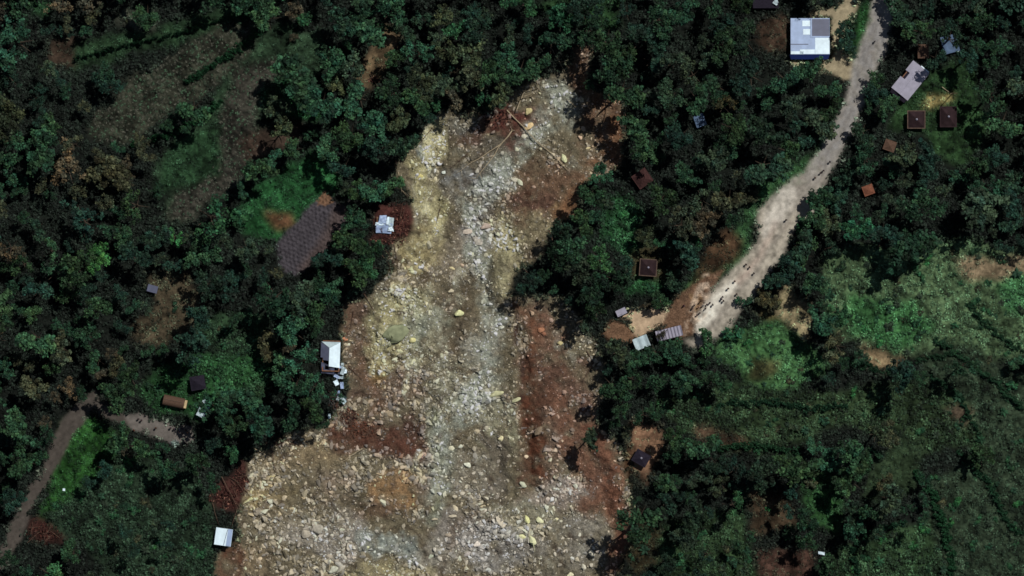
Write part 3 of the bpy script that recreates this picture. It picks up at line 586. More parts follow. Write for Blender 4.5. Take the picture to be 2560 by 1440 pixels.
# ------------------------------------------------------------ bushes
BUSH = []
tries = 0
while tries < 6000 and len(BUSH) < 260:
    tries += 1; x, y = rr.uniform(-127, 127), rr.uniform(-71, 71)
    pl = float(gat(PLANT, x, y)); f = float(gat(FOREST, x, y)); hs = float(gat(LOWH, x, y))
    if pl < .5 or f > .5 or hs < .42 or rr.random() > pl: continue
    r = rr.uniform(.7, 1.9)
    if any((b['x']-x)**2+(b['y']-y)**2 < (b['r']+r)**2*.6 for b in BUSH) or not clear_of_houses(x, y, r): continue
    if any((b['x']-x)**2+(b['y']-y)**2 < (b['r']*.8)**2 for b in TREES): continue
    BUSH.append(dict(x=x, y=y, z=float(zat(x, y)), r=r, c=rr.choice([1, 2, 2, 3, 5, 5, 6, 4])))
for b in BUSH: b['adj'] = ('wide ' if b['r'] > 1.5 else 'tiny ' if b['r'] < 1 else '')+GREENS[b['c']][0]
make_labels(BUSH, 'bush')
def broadleaf(seed):
    r = random.Random(seed); m = MB()
    for k in range(9):
        a = k*2.4+r.uniform(-.3, .3); L = r.uniform(.7, 1.15); z0 = .5+.05*k; rise = r.uniform(.1, .5); pr = None
        for i in range(6):
            t = i/5; rad = .06+L*t; z = z0+rise*t*2-1.3*rise*t*t*1.3; wd = .19*math.sin(math.pi*min(1, t*.9+.08))+.01
            q = [(rad*math.cos(a)-sg*wd*math.sin(a), rad*math.sin(a)+sg*wd*math.cos(a), z-abs(sg)*.05) for sg in (-1, 0, 1)]
            base = len(m.v); m.v += q
            if i: m.f += [(base-3, base, base+1, base-2), (base-2, base+1, base+2, base-1)]
    m.tube([(0,0,-.1),(0,0,.9)], [.09,.05], 6)
    return npmesh('broad_leaved_plant', *tri(m), M_leaf, np.ones((len(m.v), 3)))
def tri(m):
    F = []
    for f in m.f:
        for i in range(1, len(f)-1): F.append((f[0], f[i], f[i+1]))
    return np.array(m.v), np.array(F)
BROAD = [broadleaf(i) for i in range(4)]
BL = [b for k, b in enumerate(BUSH) if b['c'] in (5, 6, 2) and k % 4 == 1 and b['r'] < 1.5]; bl_ = {id(b) for b in BL}; BUSH = [b for b in BUSH if id(b) not in bl_]
for b in BL: b['adj'] = ('large ' if b['r'] > 1.4 else 'small ')+'star-leaved'; b['c'] = random.choice([2, 3, 5])
make_labels(BL, 'plant'); make_labels(BUSH, 'bush')
for k, b in enumerate(BL):
    o = ob('broad_leaved_plant', BROAD[k % 4], None, (b['x'], b['y'], b['z']), random.uniform(0, 6)); o.scale = (b['r']*.95,)*3
    o.color = (*(lin(*GREENS[b['c']][1])*GK*random.uniform(.8, 1.2)), 1); tag(o, b['label'], 'plant', 'broad-leaved plants on the open slopes')
for k, b in enumerate(BUSH):
    o = ob('bush', BUSHM[k % 5], None, (b['x'], b['y'], b['z']-.1), random.uniform(0, 6)); o.scale = (b['r'], b['r'], b['r']*.9)
    o.color = (*(lin(*GREENS[b['c']][1])*GK*random.uniform(.8, 1.2)), 1); tag(o, b['label'], 'bush', 'bushes on the open slopes')
# ------------------------------------------------------------ low growth, one mass
def tuft_field(name, px, py, size, cols, seed, leaf_n=1.0, lab='', cat='', kit=None):
    r = np.random.default_rng(seed); n = len(px); ang = r.uniform(0, 6.28, n); which = r.integers(0, 5, n); zz = zat(px, py)
    V = []; F = []; Cc = []; base = 0
    for k in range(5):
        idx = np.where(which == k)[0]
        if not len(idx): continue
        v, f, tn = (kit or TUFTS)[k]; sub = r.random(len(f)) < leaf_n; f = f[sub]; v = v[f.ravel()]
        ca, sa = np.cos(ang[idx])[:, None], np.sin(ang[idx])[:, None]
        vx = (v[:, 0]*ca-v[:, 1]*sa)*size[idx][:, None]+px[idx][:, None]; vy = (v[:, 0]*sa+v[:, 1]*ca)*size[idx][:, None]+py[idx][:, None]
        vz = v[:, 2]*size[idx][:, None]*.8+zz[idx][:, None]-.05
        a = np.stack([vx, vy, vz], -1).reshape(-1, 3); V.append(a); F.append(np.arange(len(a)).reshape(-1, 4)+base); base += len(a)
        Cc.append(np.repeat(cols[idx], len(v), axis=0))
    return tag(ob(name, npmesh(name, np.concatenate(V), np.concatenate(F), M_leafa, np.concatenate(Cc))), lab, cat, kind='stuff')
LOWH = np.clip(LOWH*1.35, .5, 1.1)
N = 170000
x = rng.uniform(-135, 135, N); y = rng.uniform(-79, 79, N); pl = gat(PLANT, x, y); hs = gat(LOWH, x, y)
keep = rng.random(N) < pl*np.clip(.62+1.6*fbm(x, y, 5, 3, 500), .1, 1); x, y, hs = x[keep], y[keep], hs[keep]
base = gat(C, x, y); lum = base.mean(1, keepdims=True)
gcol = base*.8+np.array([.4, 1.1, .6])*lum*.5
tuft_field('undergrowth', x, y, hs*rng.uniform(.5, 1.6, len(x)), 1.2*gcol*rng.choice([.35, .6, 1.0, 1.5, 2.0], (len(x), 1)), 1, .8, 'low leafy growth and grass covering the open ground', 'undergrowth', LOWT)
# crops on the mounds
cm = np.clip(FIELD+FIELD2, 0, 1); gu, gv = np.meshgrid(np.arange(-130, 130, 1.0), np.arange(-90, 110, 1.15)); gu = gu+.5*(np.floor(gv/1.15).astype(int) % 2); gu = gu.ravel()+rng.normal(0, .16, gu.size); gv = gv.ravel()+rng.normal(0, .16, gv.size)
x = gu*math.cos(R(38))-gv*math.sin(R(38))-20; y = gu*math.sin(R(38))+gv*math.cos(R(38)); keep = (np.abs(x) < 148) & (np.abs(y) < 92); x, y = x[keep], y[keep]
keep = (gat(cm, x, y) > .4) & (fbm(x, y, 7, 3, 520)+.8 > rng.random(len(x))); x, y = x[keep], y[keep]
tuft_field('crop_plants', x, y, rng.uniform(.28, .6, len(x)), np.where(rng.random((len(x), 1)) < .5, lin(76, 102, 78), lin(96, 96, 84))*rng.uniform(.7, 1.4, (len(x), 1)), 2, .3, 'rows of small pale crop plants on the earth mounds', 'crops')
# hedges: planted lines, each one thing
def hedge(pts, wd, h, col, label):
    pts = [P(*p) for p in pts]; xs = []; ys = []
    L = sum(math.dist(pts[i], pts[i+1]) for i in range(len(pts)-1)); n = int(L/.5)
    for k in range(n):
        d = L*k/n
        for i in range(len(pts)-1):
            s = math.dist(pts[i], pts[i+1])
            if d <= s: break
            d -= s
        t = d/s; xs.append(pts[i][0]*(1-t)+pts[i+1][0]*t+random.gauss(0, wd*.3)); ys.append(pts[i][1]*(1-t)+pts[i+1][1]*t+random.gauss(0, wd*.3))
    xs, ys = np.array(xs), np.array(ys); zz = zat(xs, ys); V = []; F = []; base = 0
    for k in range(n):
        v, f, tn = TUFTS[k % 5]; v = v*np.array([wd*.6, wd*.6, h*.8])*random.uniform(.7, 1.2)+np.array([xs[k], ys[k], zz[k]]); V.append(v); F.append(f+base); base += len(v)
    o = ob('hedge', npmesh('hedge', np.concatenate(V), np.concatenate(F), M_leaf, np.ones((base, 3)))); o.color = (*(lin(*col)*GK), 1); tag(o, label, 'hedge')
hedge([(190,148),(300,118),(430,88),(560,50),(640,38)], .8, 3.4, (30,62,40), 'long thin straight hedge along the top of the upper crop field')
hedge([(470,205),(540,160),(600,120),(650,80)], 1.5, 2.8, (30,64,40), 'short dark hedge between the two upper crop fields')
hedge([(330,362),(420,340),(500,300),(560,250)], 1.3, 2.6, (32,70,42), 'ragged hedge along the lower side of the upper crop field')
hedge([(2070,870),(2110,895),(2170,905),(2190,920)], 1.2, 2.0, (28,58,38), 'dark hedge line leading down to the curved sandy scar')
hedge([(2340,850),(2420,900),(2500,960),(2560,1030)], 1.4, 1.8, (36,66,44), 'curved hedge crossing the slope at the right picture edge')
hedge([(2290,1180),(2340,1240),(2370,1330),(2380,1440)], 1.6, 2.2, (30,66,40), 'green hedge running down beside the brown field at lower right')
hedge([(2420,760),(2490,830),(2560,880)], 1.2, 1.8, (36,66,44), 'short hedge near the right edge between bright grass and the dark slope')
hedge([(2150,1440),(2130,1380),(2180,1330),(2260,1310)], 1.3, 2.2, (30,62,42), 'bent hedge right of the small white sheet')
hedge([(2400,1130),(2470,1200),(2520,1300),(2560,1340)], 1.3, 2.0, (32,64,42), 'hedge sloping down to the right edge in the lower corner')
hedge([(2330,940),(2400,990),(2440,1060),(2460,1120)], 1.2, 1.8, (30,60,40), 'dark hedge curving below the long hedge at the right')
hedge([(1700,1100),(1800,1120),(1900,1110),(2000,1130)], 1.4, 2.4, (34,66,42), 'wavy hedge crossing the scrub below the round green slope')
hedge([(1800,1010),(1920,1005),(2020,1020),(2120,1010)], 1.3, 2.0, (30,60,40), 'upper wavy hedge just below the round green slope')
hedge([(2100,900),(2220,930),(2330,890),(2400,880)], 1.2, 1.6, (34,60,40), 'wavy hedge along the slope above the dark tall-tree shadow')

# ------------------------------------------------------------ rocks
def hull(seed, n=14, sub=0):
    r = np.random.default_rng(seed); p = unit(r.normal(size=(n, 3)))*r.uniform(.78, 1.05, (n, 1))*np.array([1, r.uniform(.6, .9), r.uniform(.45, .7)])
    bm = bmesh.new()
    for q in p: bm.verts.new(q)
    g = bmesh.ops.convex_hull(bm, input=bm.verts)
    bmesh.ops.delete(bm, geom=[e for e in g['geom_interior'] if isinstance(e, bmesh.types.BMVert)], context='VERTS')
    if sub:
        bmesh.ops.bevel(bm, geom=list(bm.edges), offset=.07, segments=1, affect='EDGES')
        bmesh.ops.triangulate(bm, faces=bm.faces)
    bmesh.ops.recalc_face_normals(bm, faces=bm.faces)
    return bm
SMALL = []
for i in range(8):
    bm = hull(700+i, 11); bmesh.ops.triangulate(bm, faces=bm.faces); bm.verts.index_update()
    SMALL.append((np.array([v.co[:] for v in bm.verts]), np.array([[v.index for v in f.verts] for f in bm.faces])))
BIG = []
for i in range(8):
    bm = hull(740+i, 18, 1); me = bpy.data.meshes.new('boulder'); bm.to_mesh(me); me.materials.append(M_rock); BIG.append(me)
N = 92000
x = rng.uniform(-78, 34, N); y = rng.uniform(-79, 62, N); m = gat(slide, x, y) > .5
dens = np.clip(.55+2.4*fbm(x, y, 9, 3, 600), .12, 1)
cc = gat(C, x, y); redness = cc[:, 0]/(cc[:, 2]+1e-3); rg = cc[:, 0]/(cc[:, 1]+1e-3); dens *= np.clip(2.35-1.15*rg, .08, 1)
keep = m & (rng.random(N) < dens); x, y = x[keep], y[keep]; cc = cc[keep]; n = len(x)
size = (.11+.5*rng.random(n)**3.2)*np.clip(1+2.6*fbm(x, y, 6, 3, 610), .5, 2.1)*np.clip(1.9-.42*cc[:, 0]/(cc[:, 2]+1e-3), .5, 1)*np.where(y < -25, 1.25, 1.0)
V = []; F = []; Cc = []; base = 0; which = rng.integers(0, 8, n); zz = zat(x, y); ang = rng.uniform(0, 6.28, n); tilt = rng.uniform(-.5, .5, n); asp = rng.uniform(.7, 1.4, n)
for k in range(8):
    idx = np.where(which == k)[0]; v, f = SMALL[k]; c, s = np.cos(ang[idx])[:, None], np.sin(ang[idx])[:, None]; ct, stt = np.cos(tilt[idx])[:, None], np.sin(tilt[idx])[:, None]
    a = v[:, 0]*asp[idx][:, None]; b = v[:, 1]*np.ones_like(a); d = v[:, 2]*np.ones_like(a); b, d = b*ct-d*stt, b*stt+d*ct
    S = size[idx][:, None]; P3 = np.stack([(a*c-b*s)*S+x[idx][:, None], (a*s+b*c)*S+y[idx][:, None], d*S+zz[idx][:, None]+S*.15], -1)
    V.append(P3.reshape(-1, 3)); nf = (f[None]+(np.arange(len(idx))*len(v))[:, None, None]).reshape(-1, 3)+base; F.append(nf); base += len(idx)*len(v)
    Cc.append(np.repeat(cc[idx]*(.8+3.0*rng.random((len(idx), 1))**1.8)+rng.uniform(0, .15, (len(idx), 1)), len(v), axis=0))
tag(ob('rubble', npmesh('rubble', np.concatenate(V), np.concatenate(F), M_rub, np.clip(np.concatenate(Cc), .01, .62))), 'broken stones and gravel spread over the whole landslide', 'rubble', kind='stuff')
ROCKS = [ # px, py, long radius m, aspect, angle, colour word, rgb
 (1147,783,1.5,.8,0,'pale yellow',(226,212,150)),(1178,635,1.1,.8,70,'light grey-green',(176,176,150)),(1410,395,1.5,.6,-65,'pale greenish',(186,186,146)),(1292,372,.8,.9,0,'pale',(176,174,150)),(1352,372,.6,.9,0,'pale',(180,172,146)),
 (1470,370,.8,.6,10,'pale yellow',(190,176,136)),(1450,343,.8,.8,-60,'pinkish tan',(186,160,134)),(1300,455,1.3,.6,-50,'light grey-green',(176,176,152)),(1213,565,1.8,.6,10,'pinkish grey slab-like',(168,152,138)),(1168,578,1.4,.8,0,'pinkish grey',(168,156,142)),(1193,602,1.9,.7,-35,'grey slab-like',(152,146,134)),
 (1243,578,.7,.8,0,'pale yellow',(196,188,146)),(1155,663,.9,.7,-20,'pinkish',(180,160,136)),(1130,670,1.0,.6,-30,'pale tan',(188,176,136)),(1126,728,1.0,.7,0,'grey-tan',(176,166,140)),(1310,340,.9,.9,0,'pale grey',(180,176,156)),(1320,278,1.3,.9,30,'yellow-tan',(176,164,120)),(1322,315,1.4,.8,30,'sandy',(190,166,124)),
 (1400,858,.9,.8,0,'yellow-grey',(170,158,116)),(1352,825,1.2,.7,20,'orange-brown',(150,106,80)),(1360,835,.9,.8,0,'rusty',(136,94,72)),(862,847,1.0,.7,-30,'orange',(176,124,94)),
 (1167,1163,1.3,.7,-40,'bright pale',(208,208,178)),(1128,1122,1.0,.9,0,'pale grey',(186,182,156)),(1151,1117,.8,.9,0,'light grey',(186,186,166)),(1108,1180,.7,.6,60,'whitish',(210,206,180)),(1315,1143,.8,.8,0,'pale pinkish',(196,178,150)),(1252,1098,1.0,.7,60,'cream',(200,190,150)),(1192,1080,1.2,.8,0,'tan',(168,156,130)),
 (1308,1212,1.4,.7,-50,'grey-green',(172,174,150)),(1365,1268,1.0,.8,-80,'light grey',(182,184,164)),(1138,1272,1.2,.6,-50,'pale tan',(186,174,146)),(1210,1280,1.0,.6,20,'pale grey',(190,182,166)),(1252,1305,2.0,.7,-60,'large flat grey-tan',(180,170,150)),(1318,1300,1.4,.6,-65,'cream yellow',(206,198,142)),(1350,1302,1.5,.6,-15,'pale yellow',(212,208,160)),
 (1332,1354,1.9,.6,-55,'large pale yellow',(210,208,158)),(1306,1342,1.2,.7,-30,'yellowish',(196,194,148)),(1190,1364,1.2,.9,0,'square pale grey',(196,186,172)),(1168,1388,1.3,.6,30,'grey',(160,152,144)),(1085,1300,1.0,.5,0,'tan',(176,166,140)),(1130,1292,1.2,.5,0,'tan grey',(172,162,140)),
 (792,1324,2.0,.8,15,'large grey',(148,142,128)),(762,1336,1.6,.9,0,'rounded grey-brown',(150,142,126)),(822,1395,1.4,.8,0,'grey-tan',(160,150,132)),(846,1412,1.5,.7,-40,'grey',(158,154,142)),(830,1428,1.8,.7,15,'pale greenish grey',(166,166,148)),(860,1395,.9,.6,-40,'pale grey',(176,170,154)),(712,1378,1.1,.7,0,'pale grey',(176,172,158)),(678,1190,.9,.8,0,'pale yellow',(180,168,124)),
 (757,1246,.8,.6,0,'tan',(176,160,128)),(1480,1385,1.3,.6,-50,'pale grey',(186,180,160)),(1460,1420,1.2,.7,-60,'pale grey',(190,184,164)),(1495,1380,.9,.6,0,'pinkish grey',(176,164,150)),(1425,1440,1.2,.7,0,'cream',(200,194,160)),(1390,1300,.9,.6,20,'pale yellow',(196,190,150)),(1240,985,2.3,.45,10,'long pale ridge-like',(176,174,136)),(1290,1000,1.4,.6,20,'pale greenish',(170,168,132)),
 (988,832,4.2,.68,15,'flat grey-green slab-like',(118,122,94)),(1030,850,1.2,.7,0,'pale yellow',(186,180,128)),(940,1330,.8,.8,0,'grey',(160,154,140)),(917,1370,.7,.8,0,'pale cream',(206,200,160)),(1075,1395,1.0,.7,20,'greenish grey',(156,160,140)),(1120,1340,1.1,.6,0,'grey-brown',(150,138,120)),(1050,440,.9,.8,0,'yellow',(190,180,120)),(1110,430,.8,.8,0,'pale blue-grey',(190,196,184)),(1098,408,.9,.7,0,'whitish',(206,212,200)),(1100,540,.7,.8,0,'pale grey',(180,178,160))]
BR = []
for px, py, r, asp_, an, word, rgb in ROCKS:
    xx, yy = P(px, py); BR.append(dict(x=xx, y=yy, r=r, asp=asp_, an=R(an), adj=word.replace(' slab-like', ' slab-like'), c=lin(*rgb)))
tries = 0
while len(BR) < 300 and tries < 20000:
    tries += 1; xx, yy = rr.uniform(-76, 33), rr.uniform(-73, 55)
    if gat(slide, xx, yy) < .5 or gat(blur_s := slide, xx+1, yy) < .5 or gat(slide, xx-1, yy) < .5: continue
    c = gat(C, xx, yy); red = c[0]/(c[2]+1e-3)
    if rr.random() < (red-1.6)*.8: continue
    if yy > -20 and rr.random() < .5: continue
    r = rr.uniform(.42, .95)
    if any((b['x']-xx)**2+(b['y']-yy)**2 < (b['r']+r)**2 for b in BR): continue
    L = float(np.mean(c)); kk = rr.uniform(.95, 1.5); tint = np.clip(c*kk*1.25+.06, .05, .6)
    w_ = 'yellowish' if c[2] < .55*c[0] and L > .15 else 'brown' if red > 2.2 else 'grey'
    BR.append(dict(x=xx, y=yy, r=r, asp=rr.uniform(.6, .95), an=rr.uniform(0, 6.28), adj=('small ' if r < .6 else '')+('bright ' if kk > 1.3 else 'dull ' if kk < 1.05 else '')+w_, c=tint))
make_labels(BR, 'boulder')
for k, b in enumerate(BR):
    o = ob('boulder', BIG[k % 8], None, (b['x'], b['y'], float(zat(b['x'], b['y']))+b['r']*.12), b['an']); o.rotation_euler = (random.uniform(-.2, .2), random.uniform(-.2, .2), b['an'])
    o.scale = (b['r'], b['r']*b['asp']*1.25, min(b['r'], 1.6)*.9); o.color = (*np.clip(np.array(b['c'])*1.4, 0, .8), 1); tag(o, b['label'], 'boulder', 'boulders on the landslide')

# ------------------------------------------------------------ fallen logs and poles
def log(p0, p1, r0, label, branches=0, mat=None, z0=.25, z1=.25, name='fallen_log', seed=1, root=False):
    r = random.Random(seed); a = Vector((*P(*p0), 0)); b = Vector((*P(*p1), 0)); n = 9; pts = []; d = (b-a); side = Vector((-d.y, d.x, 0)).normalized()
    za = max(float(zat((a+d*t/8).x, (a+d*t/8).y))-.35*0 for t in range(9))
    for i in range(n):
        t = i/(n-1); p = a+d*t+side*math.sin(t*3.1)*d.length*.015*r.uniform(-1, 1); g = float(zat(p.x, p.y)); p.z = max(g+r0*.6, g*.5+za*.5)+z0*(1-t)+z1*t; pts.append(p-a*0)
    o0 = Vector((pts[0].x, pts[0].y, pts[0].z)); m = MB()
    m.tube([p-o0 for p in pts], [r0*(1-.65*i/(n-1)) for i in range(n)], 8)
    for k in range(branches):
        i = r.randint(n//2, n-1); p = pts[i]-o0; s = r.choice((-1, 1)); q = p+side*s*r.uniform(1, 2.6)+d.normalized()*r.uniform(.5, 2.5)+Vector((0, 0, r.uniform(.0, .6)))
        m.tube([p, (p+q)/2+Vector((0, 0, .1)), q], [r0*.4, r0*.28, r0*.1], 5)
    if root:
        for k in range(7):
            an = k*.9; q = side*math.cos(an)*r.uniform(.5, .9)+Vector((0, 0, math.sin(an)*.6))-d.normalized()*r.uniform(.2, .6)
            m.tube([(0, 0, 0), q*.5, q], [r0*.7, r0*.4, r0*.1], 5)
    o = m.build(name, mat or M_log, None, o0, 0, True); tag(o, label, 'log' if name != 'timber_pole' else 'pole'); return o
log((1280,326),(1189,447), .16, 'long pale fallen log, steeper of the two crossing below the red earth', 3, seed=2, root=True)
log((1252,360),(1138,434), .13, 'thin pale fallen log reaching down-left from the crossing point', 2, seed=3)
log((1267,275),(1421,427), .15, 'long straight fallen log slanting down-right to a pale boulder', 0, seed=4)
log((1290,279),(1318,212), .16, 'grey bare fallen trunk with branches pointing up at the slide head', 6, seed=5)
log((1441,269),(1418,249), .16, 'short pale broken log near the slide head', 0, seed=6)
log((678,1122),(688,1182), .14, 'short brown log at the slide\'s upper left rim near the red heap', 1, M_timber, seed=7)
log((905,1122),(848,1160), .14, 'thin tan log on the brown soil below the white roof ruin', 2, seed=8)
log((868,915),(905,948), .15, 'short dark log right of the white roof at the slide edge', 0, M_timber, seed=9)
log((553,1192),(592,1268), .14, 'long brown pole lying across the red rubble heap', 0, M_timber, z0=.8, z1=1.0, name='timber_pole', seed=10)
log((592,1270),(578,1318), .10, 'thin pole leaning from the red heap to the small white roof', 0, M_timber, z0=.5, z1=1.6, name='timber_pole', seed=11)
log((530,1258),(545,1312), .10, 'thin pole left of the one leaning on the small white roof', 0, M_timber, z0=.4, z1=.5, name='timber_pole', seed=12)
log((985,350),(992,420), .12, 'slim dark standing-dead trunk fallen at the slide\'s left rim', 2, M_timber, seed=13)
log((930,602),(975,665), .12, 'leaning bare trunk below the crumpled shiny roof', 3, M_timber, seed=14)
log((950,600),(992,672), .10, 'second bare trunk below the crumpled shiny roof, nearer the slide', 3, M_timber, seed=15)
log((985,610),(1000,690), .09, 'third bare trunk below the crumpled shiny roof, touching the yellow soil', 2, M_timber, seed=16)
log((800,1078),(850,1040), .09, 'thin pale stick at the edge below the white roof ruin', 0, seed=17)
log((1100,520),(1090,560), .10, 'short dark stick on grey rubble in the upper slide', 0, M_timber, seed=18)
log((2078+275,218),(2378,237), .10, 'white pole lying on the lawn above the right brown hut', 0, seed=19, name='timber_pole')
log((560,1400-60),(560,1400-61), .01, 'x', 0) if False else None
LG = []
for lx, ly, la, ll in [(1395,150,60,34),(1500,215,20,30),(1060,345,130,30),(1000,455,80,26),(1385,610,70,34),(1330,690,40,30),(1420,800,10,26),(1480,900,60,26),(1470,930,120,24),(1500,1010,80,26),(925,760,60,28),(880,800,100,24),(1340,200,70,30),(1170,275,20,30),(1565,300,80,26),(650,1130,30,26),(720,1100,10,30),(1150,400,140,26)]:
    xx, yy = P(lx, ly); LG.append(dict(x=xx, y=yy, px=lx, py=ly, a=la, L=ll, adj='thin snapped'))
make_labels(LG, 'trunk')
for k, q in enumerate(LG):
    dx, dy = math.cos(R(q['a']))*q['L'], math.sin(R(q['a']))*q['L']
    log((q['px']-dx, q['py']-dy), (q['px']+dx, q['py']+dy), .11, q['label'], 2+k % 3, M_timber if k % 3 else M_log, seed=40+k, root=k % 2 == 0)
# utility pole by the right hut: casts the thin line of shadow over the lawn
def power_pole(px, py, h, label):
    x, y = P(px, py); z = float(zat(x, y)); t = empty('utility_pole', (x, y, z)); tag(t, label, 'pole')
    MB().tube([(0,0,-.4),(0,0,h*.5),(0,0,h)], [.13,.11,.09], 8).build('pole', M_bark, t, smooth=True)
    MB().box(-.9,.9,-.05,.05,h-.55,h-.43).build('crossarm', M_timber, t)
    for sx in (-.75, 0, .75): MB().tube([(sx,0,h-.43),(sx,0,h-.25)], [.04,.03], 6).build('insulator', M_log, t)
power_pole(2378, 236, 7, 'wooden utility pole just above the right brown hut')

# ------------------------------------------------------------ roofs and houses
def tin(name, rgb, rough=.45, lo=.85, hi=1.1, bump=.25, wave=4.5, rot=0, metal=.0, spec=.5):
    m, nt, b = newmat(name, rough, spec, metal); c = node(nt, 'ShaderNodeRGB'); c.outputs[0].default_value = (*lin(*rgb), 1)
    noisy(nt, b, c.outputs[0], .8, lo, hi)
    tc = node(nt, 'ShaderNodeTexCoord'); mp = node(nt, 'ShaderNodeMapping'); mp.inputs['Rotation'].default_value = (0, 0, R(rot)); wv = node(nt, 'ShaderNodeTexWave'); wv.inputs['Scale'].default_value = wave; wv.inputs['Distortion'].default_value = .1
    bp = node(nt, 'ShaderNodeBump'); bp.inputs['Strength'].default_value = bump; bp.inputs['Distance'].default_value = .03
    nt.links.new(tc.outputs['Object'], mp.inputs[0]); nt.links.new(mp.outputs[0], wv.inputs[0]); nt.links.new(wv.outputs[0], bp.inputs['Height']); nt.links.new(bp.outputs[0], b.inputs['Normal'])
    return m
T_white = tin('white_sheet_metal', (228, 247, 255)); T_grey = tin('blue_grey_sheet_metal', (158, 178, 210)); T_lilac = tin('grey_sheet_metal', (156, 152, 166)); T_dark = tin('dark_metal_and_shade', (88, 92, 112))
T_blue = tin('deep_blue_sheet_metal', (44, 62, 128)); T_rust = tin('rusty_sheet_metal', (50, 37, 39), .9, .6, 1.3, spec=.1); T_rustl = flat_mat('rusty_eave', (92, 76, 66), .9, .1); T_pale = tin('pale_weathered_sheet', (186, 204, 208), .7, .7, 1.1, spec=.2)
T_brown = flat_mat('old_thatch', (92, 72, 60), .95, .05, scale=6, lo=.6, hi=1.3, bump=.5); T_beige = flat_mat('beige_plaster', (190, 168, 128), .9, .1); T_wall = flat_mat('mud_brick', (128, 92, 70), .95, .1, scale=3, bump=.3); T_wallw = flat_mat('cream_plaster', (196, 188, 170), .9, .1)
T_door = flat_mat('door_paint', (70, 62, 72), .7, .2); T_glass = flat_mat('window_pane', (30, 34, 40), .2, .6); T_black = flat_mat('tarred_roof_and_dark_inside', (38, 34, 44), .9, .1)
T_orange = flat_mat('orange_clay_roof', (124, 80, 62), .9, .1, scale=3, lo=.6, hi=1.2); T_red = flat_mat('red_clay_roof', (66, 44, 42), .9, .1, scale=2.5, lo=.6, hi=1.3)
T_navy = tin('slate_blue_sheet', (84, 104, 130), .7, .6, 1.2, spec=.2)
def base(name, px, py, rz, label, cat='house'):
    x, y = P(px, py); z = float(zat(x, y)); t = empty(name, (x, y, z), R(rz)); tag(t, label, cat); return t
def walls(t, L, W, h, mat, door=True, win=2, inset=.35):
    l, w_ = L/2-inset, W/2-inset; th = .22; m = MB()
    m.box(-l, l, -w_, -w_+th, -.8, h); m.box(-l, l, w_-th, w_, -.8, h); m.box(-l, -l+th, -w_+th, w_-th, -.8, h); m.box(l-th, l, -w_+th, w_-th, -.8, h)
    wl = m.build('wall', mat, t)
    if door:
        d = MB().box(-.45, .45, -w_-.05, -w_-.003, 0, min(2.0, h-.1)).build('door', T_door, t); MB().tube([(.32,-w_-.1,.95),(.32,-w_-.052,.95)], [.03,.03], 6).build('handle', T_grey, d)
    for k in range(win):
        cx = -l*.55 if k == 0 else l*.55
        f = MB(); f.box(cx-.5, cx+.5, -w_-.06, -w_-.003, .95, 1.0).box(cx-.5, cx+.5, -w_-.06, -w_-.003, 1.75, 1.8).box(cx-.5, cx-.44, -w_-.06, -w_-.003, 1.0, 1.75).box(cx+.44, cx+.5, -w_-.06, -w_-.003, 1.0, 1.75)
        f = f.build('window', T_door, t); MB().box(cx-.44, cx+.44, -w_-.03, -w_-.003, 1.0, 1.75).build('pane', T_glass, f)
    return wl
def pyramid_hut(px, py, L, W, rz, label, roof, eave, wall=None, h=2.0, rise=1.3, finial=True):
    t = base('square_hut', px, py, rz, label, 'hut'); walls(t, L, W, h, wall or T_wall)
    l, w_ = L/2, W/2; m = MB(); th = .08
    top = .12
    m.add([(-l,-w_,h),(l,-w_,h),(l,w_,h),(-l,w_,h),(-top,-top,h+rise),(top,-top,h+rise),(top,top,h+rise),(-top,top,h+rise),(-l,-w_,h-th),(l,-w_,h-th),(l,w_,h-th),(-l,w_,h-th)],
          [(0,1,5,4),(1,2,6,5),(2,3,7,6),(3,0,4,7),(4,5,6,7),(0,8,9,1),(1,9,10,2),(2,10,11,3),(3,11,8,0),(11,10,9,8)])
    rf = m.build('roof', roof, t)
    e = MB(); k = .16
    e.box(-l-k, l+k, -w_-k, -w_+k*.3, h-.12, h+.06).box(-l-k, l+k, w_-k*.3, w_+k, h-.12, h+.06).box(-l-k, -l+k*.3, -w_+k*.3, w_-k*.3, h-.12, h+.06).box(l-k*.3, l+k, -w_+k*.3, w_-k*.3, h-.12, h+.06)
    e.build('eave', eave, rf)
    if finial: MB().tube([(0,0,h+rise-.02),(0,0,h+rise+.12),(0,0,h+rise+.35)], [.3,.26,.06], 8).build('roof_cap', T_lilac, rf)
    return t
pyramid_hut(2288, 300, 4.2, 4.2, 0, 'square dark brown hut with pale rim, left one of the pair on the lawn', T_rust, T_rustl)
pyramid_hut(2368, 293, 3.9, 4.9, 0, 'rectangular dark brown hut, right one of the pair on the lawn', T_rust, T_rust)
pyramid_hut(1620, 669, 4.1, 4.0, -4, 'lone square dark hut with light rim above the road\'s broken section', T_rust, T_rustl)
pyramid_hut(1603, 1145, 3.6, 3.0, -30, 'black tilted small hut below bare orange soil beside the slide', T_black, T_black, h=1.8, rise=.7)
pyramid_hut(1605, 447, 3.8, 3.6, 35, 'reddish hut tucked among trees right of the slide head', T_red, T_red, rise=1.2, finial=False)
pyramid_hut(495, 957, 3.4, 3.2, 10, 'round-cornered black hut above the long brown roof', T_black, T_black, h=1.8, rise=.9, finial=False)
pyramid_hut(2168, 476, 2.4, 2.2, 20, 'tiny orange-roofed shack among dark trees right of the road', T_orange, T_orange, h=1.8, rise=.6, finial=False)
pyramid_hut(2222, 365, 2.6, 2.4, -20, 'small brownish shack roof under trees below the left brown hut', T_brown, T_brown, h=1.8, rise=.6, finial=False)
pyramid_hut(2305, 130, 2.4, 3.2, 0, 'small brown shed roof just above the notched grey roof', T_brown, T_brown, h=1.8, rise=.5, finial=False)
